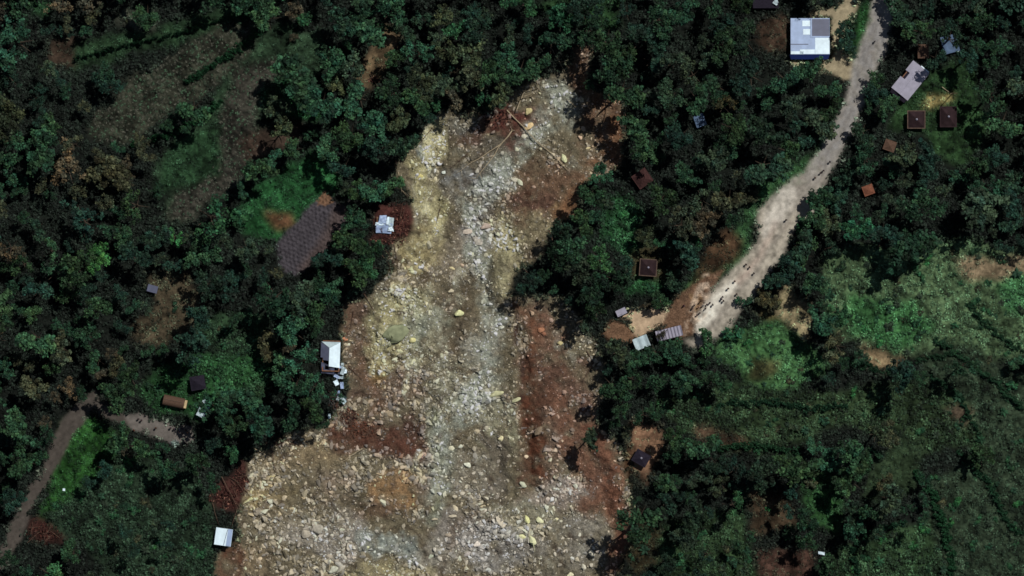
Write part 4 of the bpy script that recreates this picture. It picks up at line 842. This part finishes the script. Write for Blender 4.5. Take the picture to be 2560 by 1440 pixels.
# the large house with patchwork tin roof
t = base('large_house', 2022, 95, 0, 'large house with patchwork bright tin roof and blue lower skirt beside the dirt yard')
walls(t, 9.6, 9.2, 2.7, T_wallw)
def slab(x0, x1, y0, y1, z, dz=.05, sl=0, sly=0):   # roof sheet sloping in x and y
    f = lambda x, y: z+sl*x+sly*y
    return MB().add([(x0,y0,f(x0,y0)-dz),(x1,y0,f(x1,y0)-dz),(x1,y1,f(x1,y1)-dz),(x0,y1,f(x0,y1)-dz),(x0,y0,f(x0,y0)),(x1,y0,f(x1,y0)),(x1,y1,f(x1,y1)),(x0,y1,f(x0,y1))],[(0,3,2,1),(4,5,6,7),(0,1,5,4),(1,2,6,5),(2,3,7,6),(3,0,4,7)])
SLP = -.03
r0 = slab(-4.8, 4.9, -4.3, 4.7, 3.15, .08, .01, SLP).build('roof', T_grey, t)
for nm, a, mt in [('roof_sheet', (1.3, 4.88, -4.2, -.2), T_white), ('roof_sheet', (-1.9, .15, 2.7, 4.1), T_white), ('roof_sheet', (-1.7, .25, .6, 2.0), T_white), ('roof_sheet', (-4.75, -1.6, -4.25, -3.55), T_white), ('roof_sheet', (-2.5, 1.22, -4.2, -3.1), T_white), ('roof_sheet', (.5, 4.85, .25, 4.5), T_dark), ('roof_sheet', (-4.75, -.4, -1.9, -1.7), T_dark)]:  # the large dark sheet stands for a tree's shadow, put into its colour
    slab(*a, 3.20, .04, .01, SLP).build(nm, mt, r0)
MB().box(.1, .5, -.2, 4.6, 3.1, 3.28).build('gutter', T_grey, t); MB().box(.5, 4.85, -.15, .2, 3.16, 3.34).build('gutter', T_grey, t)
MB().add([(-5.0,-4.32,3.24),(4.9,-4.32,3.24),(4.6,-5.5,1.9),(-4.7,-5.5,1.9),(-5.0,-4.32,3.14),(4.9,-4.32,3.14),(4.6,-5.5,1.8),(-4.7,-5.5,1.8)],[(0,3,2,1),(4,5,6,7),(0,1,5,4),(1,2,6,5),(2,3,7,6),(3,0,4,7)]).build('veranda_roof', T_blue, t)
for x_ in (-4.4, -1.5, 1.5, 4.3): MB().box(x_-.07, x_+.07, -5.35, -5.21, -.8, 1.98).build('post', T_wallw, t)
# notched grey roof
t = base('long_shed', 2272, 204, 51, 'long grey-lilac metal roof with a dark square notch, set askew on the lawn')
walls(t, 8.9, 5.0, 2.3, T_wall)
for yy0, yy1, z0_, z1_ in ((-2.6, 0, 2.35, 3.0), (0, 2.6, 3.0, 2.35)):
    m = MB().sheet([(-4.2, yy0, z0_), (4.5, yy0, z0_), (4.5, yy1, z1_), (-4.2, yy1, z1_)], .06, 26, 8, .006, 3, holes=[(.42, .66, .45, 1.0)] if yy0 == 0 else None)
    m.build('roof', T_lilac, t)
MB().sheet([(-5.2, -2.3, 2.0), (-4.21, -2.4, 2.3), (-4.21, 2.4, 2.3), (-5.2, 2.1, 2.0)], .05, 4, 8, .02, 5).build('porch_roof', T_black, t)
MB().box(4.5, 4.75, -2.3, .2, 2.5, 2.62).build('flashing', T_white, t)
MB().box(-.65, 1.75, -.2, 2.2, -.2, 2.2).build('floor', T_black, t)  # black block seen through the hole: dark interior put into colour, no floor
# long brown roof with beige gable end
t = base('long_hut', 437, 1005, -12, 'long rounded brown thatched roof with a beige end wall by the clearing', 'hut'); m = MB()
n = 10
vs = []; 
for xx in (-2.9, 2.4):
    for k in range(n+1):
        a = math.pi*k/n; vs.append((xx*(1 if abs(math.cos(a)) < .9 else 1.02), -1.35*math.cos(a), 1.0+1.3*math.sin(a)))
fs = [(k, k+1, n+1+k+1, n+1+k) for k in range(n)]+[tuple(range(n, -1, -1)), tuple(range(n+1, 2*n+2))]
m.add(vs, fs).build('roof', T_brown, t, smooth=False); MB().box(-2.7, 2.3, -1.2, 1.2, -.6, 1.0).build('wall', T_wall, t)
MB().box(2.45, 3.05, -1.0, 1.0, -.5, 1.5).build('end_wall', T_beige, t); MB().tube([(-2.4,.25,2.28),(2.0,.25,2.3)], [.09,.09], 6).build('ridge', T_rustl, t)
MB().box(3.053, 3.09, -.4, .4, 0, 1.4).build('door', T_door, t)
# house at slide edge, half collapsed
t = base('damaged_house', 828, 890, -2, 'white hipped tin roof at the slide\'s left edge, lower half torn open')
walls(t, 5.0, 8.4, 2.2, T_wall, win=0)
MB().sheet([(-.4, -2.6, 3.2), (2.2, -2.9, 2.3), (2.2, 3.5, 2.3), (-.4, 2.0, 3.2)], .05, 10, 18, .01, 1).build('roof', T_white, t)
MB().sheet([(-2.6, -1.0, 2.3), (-.42, -1.2, 3.2), (-.42, 2.0, 3.2), (-2.6, 3.4, 2.3)], .05, 10, 14, .01, 2, holes=[(0, .3, 0, .15)]).build('roof', T_dark, t)
MB().sheet([(-2.5, 3.52, 2.35), (-.42, 2.02, 3.2), (-.38, 2.02, 3.2), (2.2, 3.52, 2.32)], .05, 8, 8, .005, 3).build('roof', T_pale, t)
MB().sheet([(-2.4, -4.3, 1.2), (.9, -4.6, 1.4), (1.0, -2.7, 2.6), (-2.4, -1.6, 2.6)], .05, 14, 12, .10, 4, holes=[(.3, .55, .4, .8)]).build('roof', T_dark, t)
MB().tube([(-.42,2.0,3.28),(-.42,-2.6,3.28)], [.07,.07], 6).build('ridge', T_white, t)
def sheets(px, py, n, spread, mats, label, z=.4, seed=0, name='wrecked_roof', smin=.8, smax=2.0, sy=None, amp=.12):
    r = random.Random(seed); t = base(name, px, py, 0, label, 'ruin'); sy = sy or spread
    for k in range(n):
        x, y = r.gauss(0, spread*.5), r.gauss(0, sy*.5); s1, s2 = r.uniform(smin, smax), r.uniform(smin*.6, smax*.6); a = r.uniform(0, 3.1); ca, sa = math.cos(a), math.sin(a)
        c = []
        for (u, v) in ((-s1/2,-s2/2),(s1/2,-s2/2),(s1/2,s2/2),(-s1/2,s2/2)): c.append((x+u*ca-v*sa, y+u*sa+v*ca, z+k*.09+r.uniform(-.25, .35)))
        MB().sheet(c, .03, 6, 5, amp, seed*31+k).build('metal_sheet', mats[k % len(mats)], t)
    return t
sheets(845, 932, 9, 1.6, [T_pale, T_white, T_dark, T_grey], 'crumpled bright metal sheets torn off just below the white slide-edge roof', seed=1, sy=2.2)
sheets(850, 985, 6, 1.0, [T_dark, T_pale, T_grey], 'scattered grey metal scraps further below the white slide-edge roof', seed=2, sy=3.0)
sheets(822, 1045, 2, .4, [T_white, T_pale], 'single bright metal scrap at the tree edge above the red timber heap', seed=3, smin=.6, smax=1.2)
t = base('collapsed_house', 962, 560, 0, 'collapsed house with crumpled shiny tin roof surrounded by red mud-brick rubble', 'ruin')
for k, (c, mt) in enumerate([([(-2.2,-2.2,.9),(1.6,-2.4,.7),(2.0,.1,1.5),(-2.0,.3,1.6)], T_grey), ([(-1.6,.2,1.6),(.4,.1,1.9),(.5,2.2,1.0),(-1.2,2.1,.9)], T_grey), ([(.3,-.2,1.9),(.9,-.1,2.0),(1.3,1.7,1.7),(.7,1.8,1.6)], T_white), ([(.9,-.4,1.6),(2.1,-.6,1.2),(2.3,1.5,1.0),(1.2,1.7,1.4)], T_pale), ([(.8,-1.7,1.5),(2.3,-1.9,1.3),(2.0,-.6,1.7),(1.0,-.7,1.8)], T_white), ([(-2.4,-.4,1.3),(-.2,-.3,1.75),(-.2,.4,1.75),(-2.2,.4,1.5)], T_white), ([(-2.3,-2.0,.8),(-.5,-2.2,.9),(-.6,-.8,1.3),(-2.3,-.7,1.2)], T_dark)]):
    MB().sheet(c, .03, 10, 10, .09, 50+k).build('roof_sheet', mt, t)
MB().box(-2.0,-1.8,-2.0,1.8,-.5,.9).box(-1.8,1.4,-2.0,-1.8,-.5,.7).build('wall', T_wall, t)
# heaps of broken red brick and timber
def heap(px, py, rx, ry, n, label, cols, sticks=10, seed=0, smin=.12, smax=.45, cat='rubble'):
    r = random.Random(seed); x0, y0 = P(px, py); z0 = float(zat(x0, y0)); V = []; F = []; Cc = []
    for k in range(n):
        a = r.uniform(0, 6.28); q = math.sqrt(r.random()); x, y = math.cos(a)*q*rx/10*r.uniform(.6, 1.2), math.sin(a)*q*ry/10*r.uniform(.6, 1.2); h = max(0, (1-q))*.9
        s = r.uniform(smin, smax); v, f = SMALL[k % 8]; rot = np.array(Euler((r.uniform(0, 3), r.uniform(0, 3), r.uniform(0, 3))).to_matrix())
        vv = (v*np.array([s*1.3, s, s*.7])) @ rot.T+np.array([x, y, float(zat(x0+x, y0+y))-z0+h*r.random()]); F.append(f+sum(len(u) for u in V)); V.append(vv)
        Cc.append(np.tile(lin(*r.choice(cols))*r.uniform(.6, 1.3), (len(v), 1)))
    t = empty('rubble_heap', (x0, y0, z0)); tag(t, label, cat)
    ob('brick_rubble', npmesh('brick_rubble', np.concatenate(V), np.concatenate(F), M_rub, np.concatenate(Cc)), t)['kind'] = 'stuff'
    for k in range(sticks):
        a = r.uniform(0, 3.1); L = r.uniform(.8, 2.2); cx, cy = r.uniform(-rx, rx)/14, r.uniform(-ry, ry)/14; zz_ = float(zat(x0+cx, y0+cy))-z0+.5
        MB().tube([(cx-math.cos(a)*L, cy-math.sin(a)*L, zz_+r.uniform(-.3, .4)), (cx+math.cos(a)*L, cy+math.sin(a)*L, zz_+r.uniform(-.3, .5))], [.07, .05], 5).build('timber', M_timber, t)
RED = [(78,48,42),(62,40,38),(92,58,50),(52,36,34),(80,48,42),(60,38,34),(140,100,84)]
heap(995, 560, 30, 52, 420, 'red mud-brick rubble right of the crumpled shiny roof', RED, 6, 1)
heap(960, 598, 32, 14, 110, 'small red rubble strip below the crumpled shiny roof', RED, 4, 2)
heap(600, 1205, 26, 34, 220, 'upper heap of red brick rubble above the small white roof', RED, 6, 3)
heap(562, 1245, 36, 28, 240, 'lower heap of dark red rubble left of the slide, crossed by a long pole', RED, 6, 4)
heap(868, 1042, 26, 26, 140, 'red-orange rubble and splintered timber below the white roof ruin', RED+[(180,116,90)], 24, 5)
heap(835,1005, 14, 36, 90, 'grey and rust splinters between tree crowns and the torn lower roof', [(70,66,66),(110,104,100),(80,52,44)], 12, 11)
heap(700,1105, 40, 10, 60, 'thin line of broken brown timber along the slide\'s upper left rim', [(84,62,50),(60,46,40)], 10, 12)
heap(910, 1075, 60, 20, 120, 'brown splintered timber wreckage strewn along the dark red soil', [(92,58,46),(110,72,56)], 16, 6)
heap(1245, 292, 46, 30, 160, 'dark red earth and brick fragments at the slide head', RED, 6, 7)
heap(105, 1335, 42, 28, 260, 'dark red fallen roof and bricks beside the dirt path', [(60,38,34),(82,50,42),(46,32,30)], 10, 8)
heap(1900, 8, 30, 10, 40, 'red scraps beside the dark roof at the top', RED, 2, 9)
heap(935, 200, 16, 10, 40, 'small red rubble patch among trees in the upper middle', RED, 2, 10)
# small roofs
def shed(px, py, L, W, rz, label, roof, h=2.0, tilt=.25, wall=None, amp=0, name='small_house', cat='house', bumps=None, win=1):
    t = base(name, px, py, rz, label, cat); walls(t, L, W, h-.1, wall or T_wall, win=win, inset=.3)
    MB().sheet([(-L/2,-W/2,h), (L/2,-W/2,h), (L/2,W/2,h+tilt), (-L/2,W/2,h+tilt)], .06, 12, 10, amp, 7, holes=bumps).build('roof', roof, t); return t
t = shed(558, 1343, 4.2, 4.3, -8, 'small intact white tin-roofed house at the slide\'s lower left rim', T_white, 2.0, .15)
MB().tube([(.3,-2.0,2.25),(.8,2.0,2.38)], [.05,.05], 6).build('roof_batten', T_dark, t); MB().sheet([(.9,-2.1,2.1),(2.05,-2.1,2.1),(2.05,2.1,2.25),(.9,2.1,2.25)], .03, 4, 4, 0, 1).build('roof_sheet', T_grey, t)
shed(511, 1021, 2.4, 4.6, -25, 'pale blue-white roof half covered by a large tree crown', T_pale, 2.0, .2)
shed(1553, 780, 2.6, 1.6, 25, 'small grey hut roof at the left end of the broken road', T_lilac, 1.6, .2, name='small_hut', cat='hut')
shed(1748, 303, 2.6, 3.0, 20, 'bluish roof glimpsed between dark crowns in the wood left of the road', T_navy, 2.2, .3, win=0)
shed(2372, 112, 4.0, 4.4, 15, 'dark blue roof in tree shade at upper right', T_navy, 2.2, .3, win=0)
shed(1912, 10, 6.4, 2.6, 0, 'dark roof at the top edge with a white streak', T_black, 2.3, .3, win=0)
sheets(1937, 12, 2, .4, [T_pale], 'narrow white sheet on the dark roof at the top edge', z=2.9, seed=8, name='loose_sheet', smin=.7, smax=1.8, amp=.02)
shed(383, 722, 2.6, 1.8, -15, 'tiny grey roof in the brown clearing on the left', T_dark, 1.8, .2, name='small_hut', cat='hut', win=0)
sheets(2396, 130, 2, .5, [T_pale], 'small light metal sheet right of the dark blue roof', seed=9, name='loose_sheet', smin=.6, smax=1.4)
sheets(1725, 648, 2, .3, [T_pale], 'tiny pale sheet in the shade right of the lone square hut', seed=12, name='loose_sheet', smin=.4, smax=.8)
def corr(px, py, L, W, rz, label, waves, mat, h=2.0):
    t = base('roadside_stall', px, py, rz, label, 'shed'); walls(t, L, W, h-.15, T_wall, win=0, inset=.3); m = MB(); n = waves*6; vs = []
    for j in (0, 1):
        for sd_ in (0, .05):
            for i in range(n+1): vs.append((-L/2+L*i/n, (-W/2, W/2)[j], h+.16*math.cos(i/6*2*math.pi)+sd_+j*.25))
    N_ = n+1; fs = []
    for i in range(n): fs += [(N_+i, N_+i+1, 3*N_+i+1, 3*N_+i), (i, 2*N_+i, 2*N_+i+1, i+1), (i, i+1, N_+i+1, N_+i), (2*N_+i, 3*N_+i, 3*N_+i+1, 2*N_+i+1)]
    fs += [(0, N_, 3*N_, 2*N_), (n, 2*N_+n, 3*N_+n, N_+n)]
    m.add(vs, fs).build('roof', mat, t); return t
corr(1672, 833, 6.6, 2.6, 14, 'long bright wavy tin roof at the lower edge of the cut road', 8, T_lilac)
corr(1603, 856, 3.8, 3.0, 22, 'short pale tin roof left of the wavy one at the cut road', 2, T_pale)
t = MB().sheet([(-.8,-.3,.5),(.8,-.6,.5),(.8,.1,.7),(-.8,.4,.7)], .05, 6, 4, .03, 1).build('metal_sheet', T_white, None, (*P(2055,1383), float(zat(*P(2055,1383)))+.9)); tag(t, 'small bright white sheet lying alone in the lower right scrub', 'sheet')
t = MB().sheet([(-.3,-.3,0),(.3,-.3,0),(.3,.3,0),(-.3,.3,0)], .05, 3, 3, .02, 1).build('metal_sheet', T_white, None, (*P(158,1225), float(zat(*P(158,1225)))+.5)); tag(t, 'tiny pale speck of sheet on the bright grass near the dirt path', 'sheet')

# ------------------------------------------------------------ people
M_skin = flat_mat('skin', (92, 62, 48), .6, .3, lo=.95, hi=1.05); M_cloth = flat_mat('cloth', (0,0,0), .9, .05, scale=6, lo=.85, hi=1.15, objcol=True); M_hair = flat_mat('hair', (22, 18, 16), .9, .1)
def skinned(name, verts, edges, radii, mat, sub=1):
    me = bpy.data.meshes.new(name); me.from_pydata(verts, edges, []); o = bpy.data.objects.new(name, me); COL.objects.link(o)
    md = o.modifiers.new('s', 'SKIN'); o.modifiers.new('u', 'SUBSURF').levels = sub
    for i, r in enumerate(radii):
        me.skin_vertices[0].data[i].radius = (r, r) if not hasattr(r, '__len__') else r
    me.skin_vertices[0].data[0].use_root = True
    bpy.context.view_layer.update(); dg = bpy.context.evaluated_depsgraph_get(); m2 = bpy.data.meshes.new_from_object(o.evaluated_get(dg)); m2.name = name
    bpy.data.objects.remove(o); m2.materials.clear(); m2.materials.append(mat); m2.polygons.foreach_set('use_smooth', [True]*len(m2.polygons)); return m2
def person_kit(stride, arm, lean):
    J = {'pel': (0,0,.95), 'sp': (0,lean*.4,1.18), 'ch': (0,lean*.8,1.38), 'nk': (0,lean,1.50), 'hb': (0,lean+.01,1.60), 'ht': (0,lean+.015,1.71), 'ns': (0,lean+.115,1.62)}
    Rr = {'pel': (.15,.11), 'sp': (.13,.10), 'ch': (.15,.105), 'nk': .055, 'hb': (.078,.09), 'ht': (.075,.085), 'ns': .014}
    E = [('pel','sp'),('sp','ch'),('ch','nk'),('nk','hb'),('hb','ht'),('hb','ns')]
    for s, g in ((-1,'l'),(1,'r')):
        f = stride*s; J['hp'+g] = (s*.095,0,.88); J['kn'+g] = (s*.10,f*.5+.03,.50); J['an'+g] = (s*.10,f-.03,.085); J['to'+g] = (s*.11,f+.15,.035)
        Rr['hp'+g] = .088; Rr['kn'+g] = .058; Rr['an'+g] = .04; Rr['to'+g] = .03
        E += [('pel','hp'+g),('hp'+g,'kn'+g),('kn'+g,'an'+g),('an'+g,'to'+g)]
        a = -f*.6*arm; J['sh'+g] = (s*.19,lean*.85,1.40); J['el'+g] = (s*.25,lean+a*.4-.02,1.12); J['wr'+g] = (s*.26,lean+a+.06,.88); J['pm'+g] = (s*.26,lean+a+.085,.81)
        Rr['sh'+g] = .055; Rr['el'+g] = .04; Rr['wr'+g] = .027; Rr['pm'+g] = (.035,.02)
        E += [('ch','sh'+g),('sh'+g,'el'+g),('el'+g,'wr'+g),('wr'+g,'pm'+g)]
        px_, py_, pz_ = J['pm'+g]
        for q, (dy, L) in enumerate(((-.03,.06),(-.01,.075),(.01,.08),(.03,.07))):
            J[f'f{q}{g}'] = (px_-s*.005, py_+dy, pz_-.03-L*.5); J[f'e{q}{g}'] = (px_-s*.02, py_+dy*1.1, pz_-.03-L); Rr[f'f{q}{g}'] = .009; Rr[f'e{q}{g}'] = .008; E += [('pm'+g, f'f{q}{g}'), (f'f{q}{g}', f'e{q}{g}')]
        J['t'+g] = (px_, py_+.055, pz_-.02); Rr['t'+g] = .010; E.append(('pm'+g, 't'+g))
    keys = list(J); ix = {k: i for i, k in enumerate(keys)}
    body = skinned('person', [J[k] for k in keys], [(ix[a], ix[b]) for a, b in E], [Rr[k] for k in keys], M_skin)
    def sub(ks, es, ex, name, mat):
        i2 = {k: i for i, k in enumerate(ks)}; gr = lambda r: tuple(q*1.12+ex for q in r) if hasattr(r, '__len__') else r*1.12+ex
        return skinned(name, [J[k] for k in ks], [(i2[a], i2[b]) for a, b in es], [gr(Rr[k]) for k in ks], mat)
    J['el2l'] = tuple(.3*a+.7*b for a, b in zip(J['shl'], J['ell'])); J['el2r'] = tuple(.3*a+.7*b for a, b in zip(J['shr'], J['elr'])); Rr['el2l'] = Rr['el2r'] = .047
    shirt = sub(['sp','pel','ch','shl','shr','el2l','el2r'], [('pel','sp'),('sp','ch'),('ch','shl'),('ch','shr'),('shl','el2l'),('shr','el2r')], .02, 'shirt', M_cloth)
    tro = sub(['pel','hpl','hpr','knl','knr','anl','anr'], [('pel','hpl'),('pel','hpr'),('hpl','knl'),('hpr','knr'),('knl','anl'),('knr','anr')], .014, 'trousers', M_cloth)
    hair = skinned('hair', [(0,lean,1.70),(0,lean-.03,1.66),(0,lean-.05,1.60)], [(0,1),(1,2)], [(.085,.085),(.088,.08),(.07,.05)], M_hair)
    return body, shirt, tro, hair
KITS = [person_kit(.0, 0, .0), person_kit(.22, 1, .03), person_kit(.12, 1, .05)]
WORDS = {'black': (30,28,32), 'dark blue': (36,44,76), 'dark red': (120,44,40), 'grey': (96,96,100), 'brown': (84,62,48), 'white': (224,226,224), 'dark green': (40,62,46), 'purple': (84,56,88), 'pale pink': (200,160,150)}
PEOPLE = [
 (2186,104,'white','walking alone on the upper road beside the yard'),(2073,405,'black','walking on the road above the bend, farthest up of four'),(2057,427,'black','in the pair above the road bend, right one'),(2050,433,'dark blue','in the pair above the road bend, left one'),(2036,445,'brown','on the road just above the bend, lowest of the four'),
 (1998,511,'black','alone at the outer edge of the road bend'),(1964,550,'black','alone below the wide road bend'),(1864,661,'dark blue','upper of the close pair on the lower road'),(1873,668,'brown','lower of the close pair on the lower road'),(1884,683,'black','at the right road edge below the close pair'),
 (1836,703,'dark red','mid-road, first below the close pair'),(1820,721,'black','mid-road between the dark red shirt and the trio'),(1841,735,'grey','at the right road edge nearest the hedge, above the road end'),(1806,742,'dark blue','top of the tight trio on the lower road'),(1803,748,'purple','middle of the tight trio on the lower road'),(1808,752,'black','bottom of the tight trio on the lower road'),
 (1781,762,'black','rightmost of the crowd at the broken road edge'),(1774,757,'dark blue','topmost of the crowd at the broken road edge'),(1767,761,'purple','in the crowd\'s upper middle at the broken road edge'),(1763,771,'brown','lowest of the crowd\'s right half at the broken edge'),(1757,764,'white','pale figure inside the crowd at the broken edge'),(1752,752,'dark green','standing apart just above the crowd'),
 (1745,768,'pale pink','left centre of the crowd at the broken edge'),(1735,763,'black','upper of the two left of the crowd on brown soil'),(1730,771,'dark blue','lower of the two left of the crowd on brown soil'),(1709,764,'dark red','alone on brown soil far left of the crowd'),(1742,788,'brown','alone below the crowd on the crumbled edge'),(1749,782,'dark red','just below the crowd on the crumbled edge'),
 (1579,780,'black','alone on the cut-off left piece of road'),(389,1070,'black','alone at the left of the clearing group'),(426,1070,'brown','leftmost of the clearing\'s main group'),(435,1073,'black','second from left in the clearing\'s main group'),(448,1073,'white','bright white figure in the clearing'),(447,1080,'black','just below the bright white figure in the clearing'),
 (455,1072,'dark blue','upper right beside the bright white figure'),(464,1076,'black','right of centre in the clearing\'s main group'),(456,1084,'dark red','lowest of the clearing\'s main group'),(468,1082,'brown','lower right in the clearing\'s main group'),(477,1085,'dark green','rightmost in the clearing\'s main group'),(346,1047,'black','left one of the pair at the clearing\'s top'),(353,1051,'dark blue','right one of the pair at the clearing\'s top'),(334,1076,'dark red','alone at the clearing\'s lower left')]
for k, (px, py, cw, where) in enumerate(PEOPLE):
    b, s, tr, h = KITS[k % 3]; x, y = P(px, py); z = float(zat(x, y)); rz = random.uniform(0, 6.28) if k < 29 and k > 15 else R(random.choice((-40, 140))+random.uniform(-30, 30))
    o = ob('person', b, None, (x, y, z+.02), rz); tag(o, f"person in {cw} top, {where}", 'person', 'people on the road and in the clearing')
    q = ob('shirt', s, o); q.color = (*lin(*WORDS[cw]), 1); q = ob('trousers', tr, o); q.color = (*lin(*WORDS[random.choice(['black', 'dark blue', 'brown', 'grey'])]), 1); ob('hair', h, o)
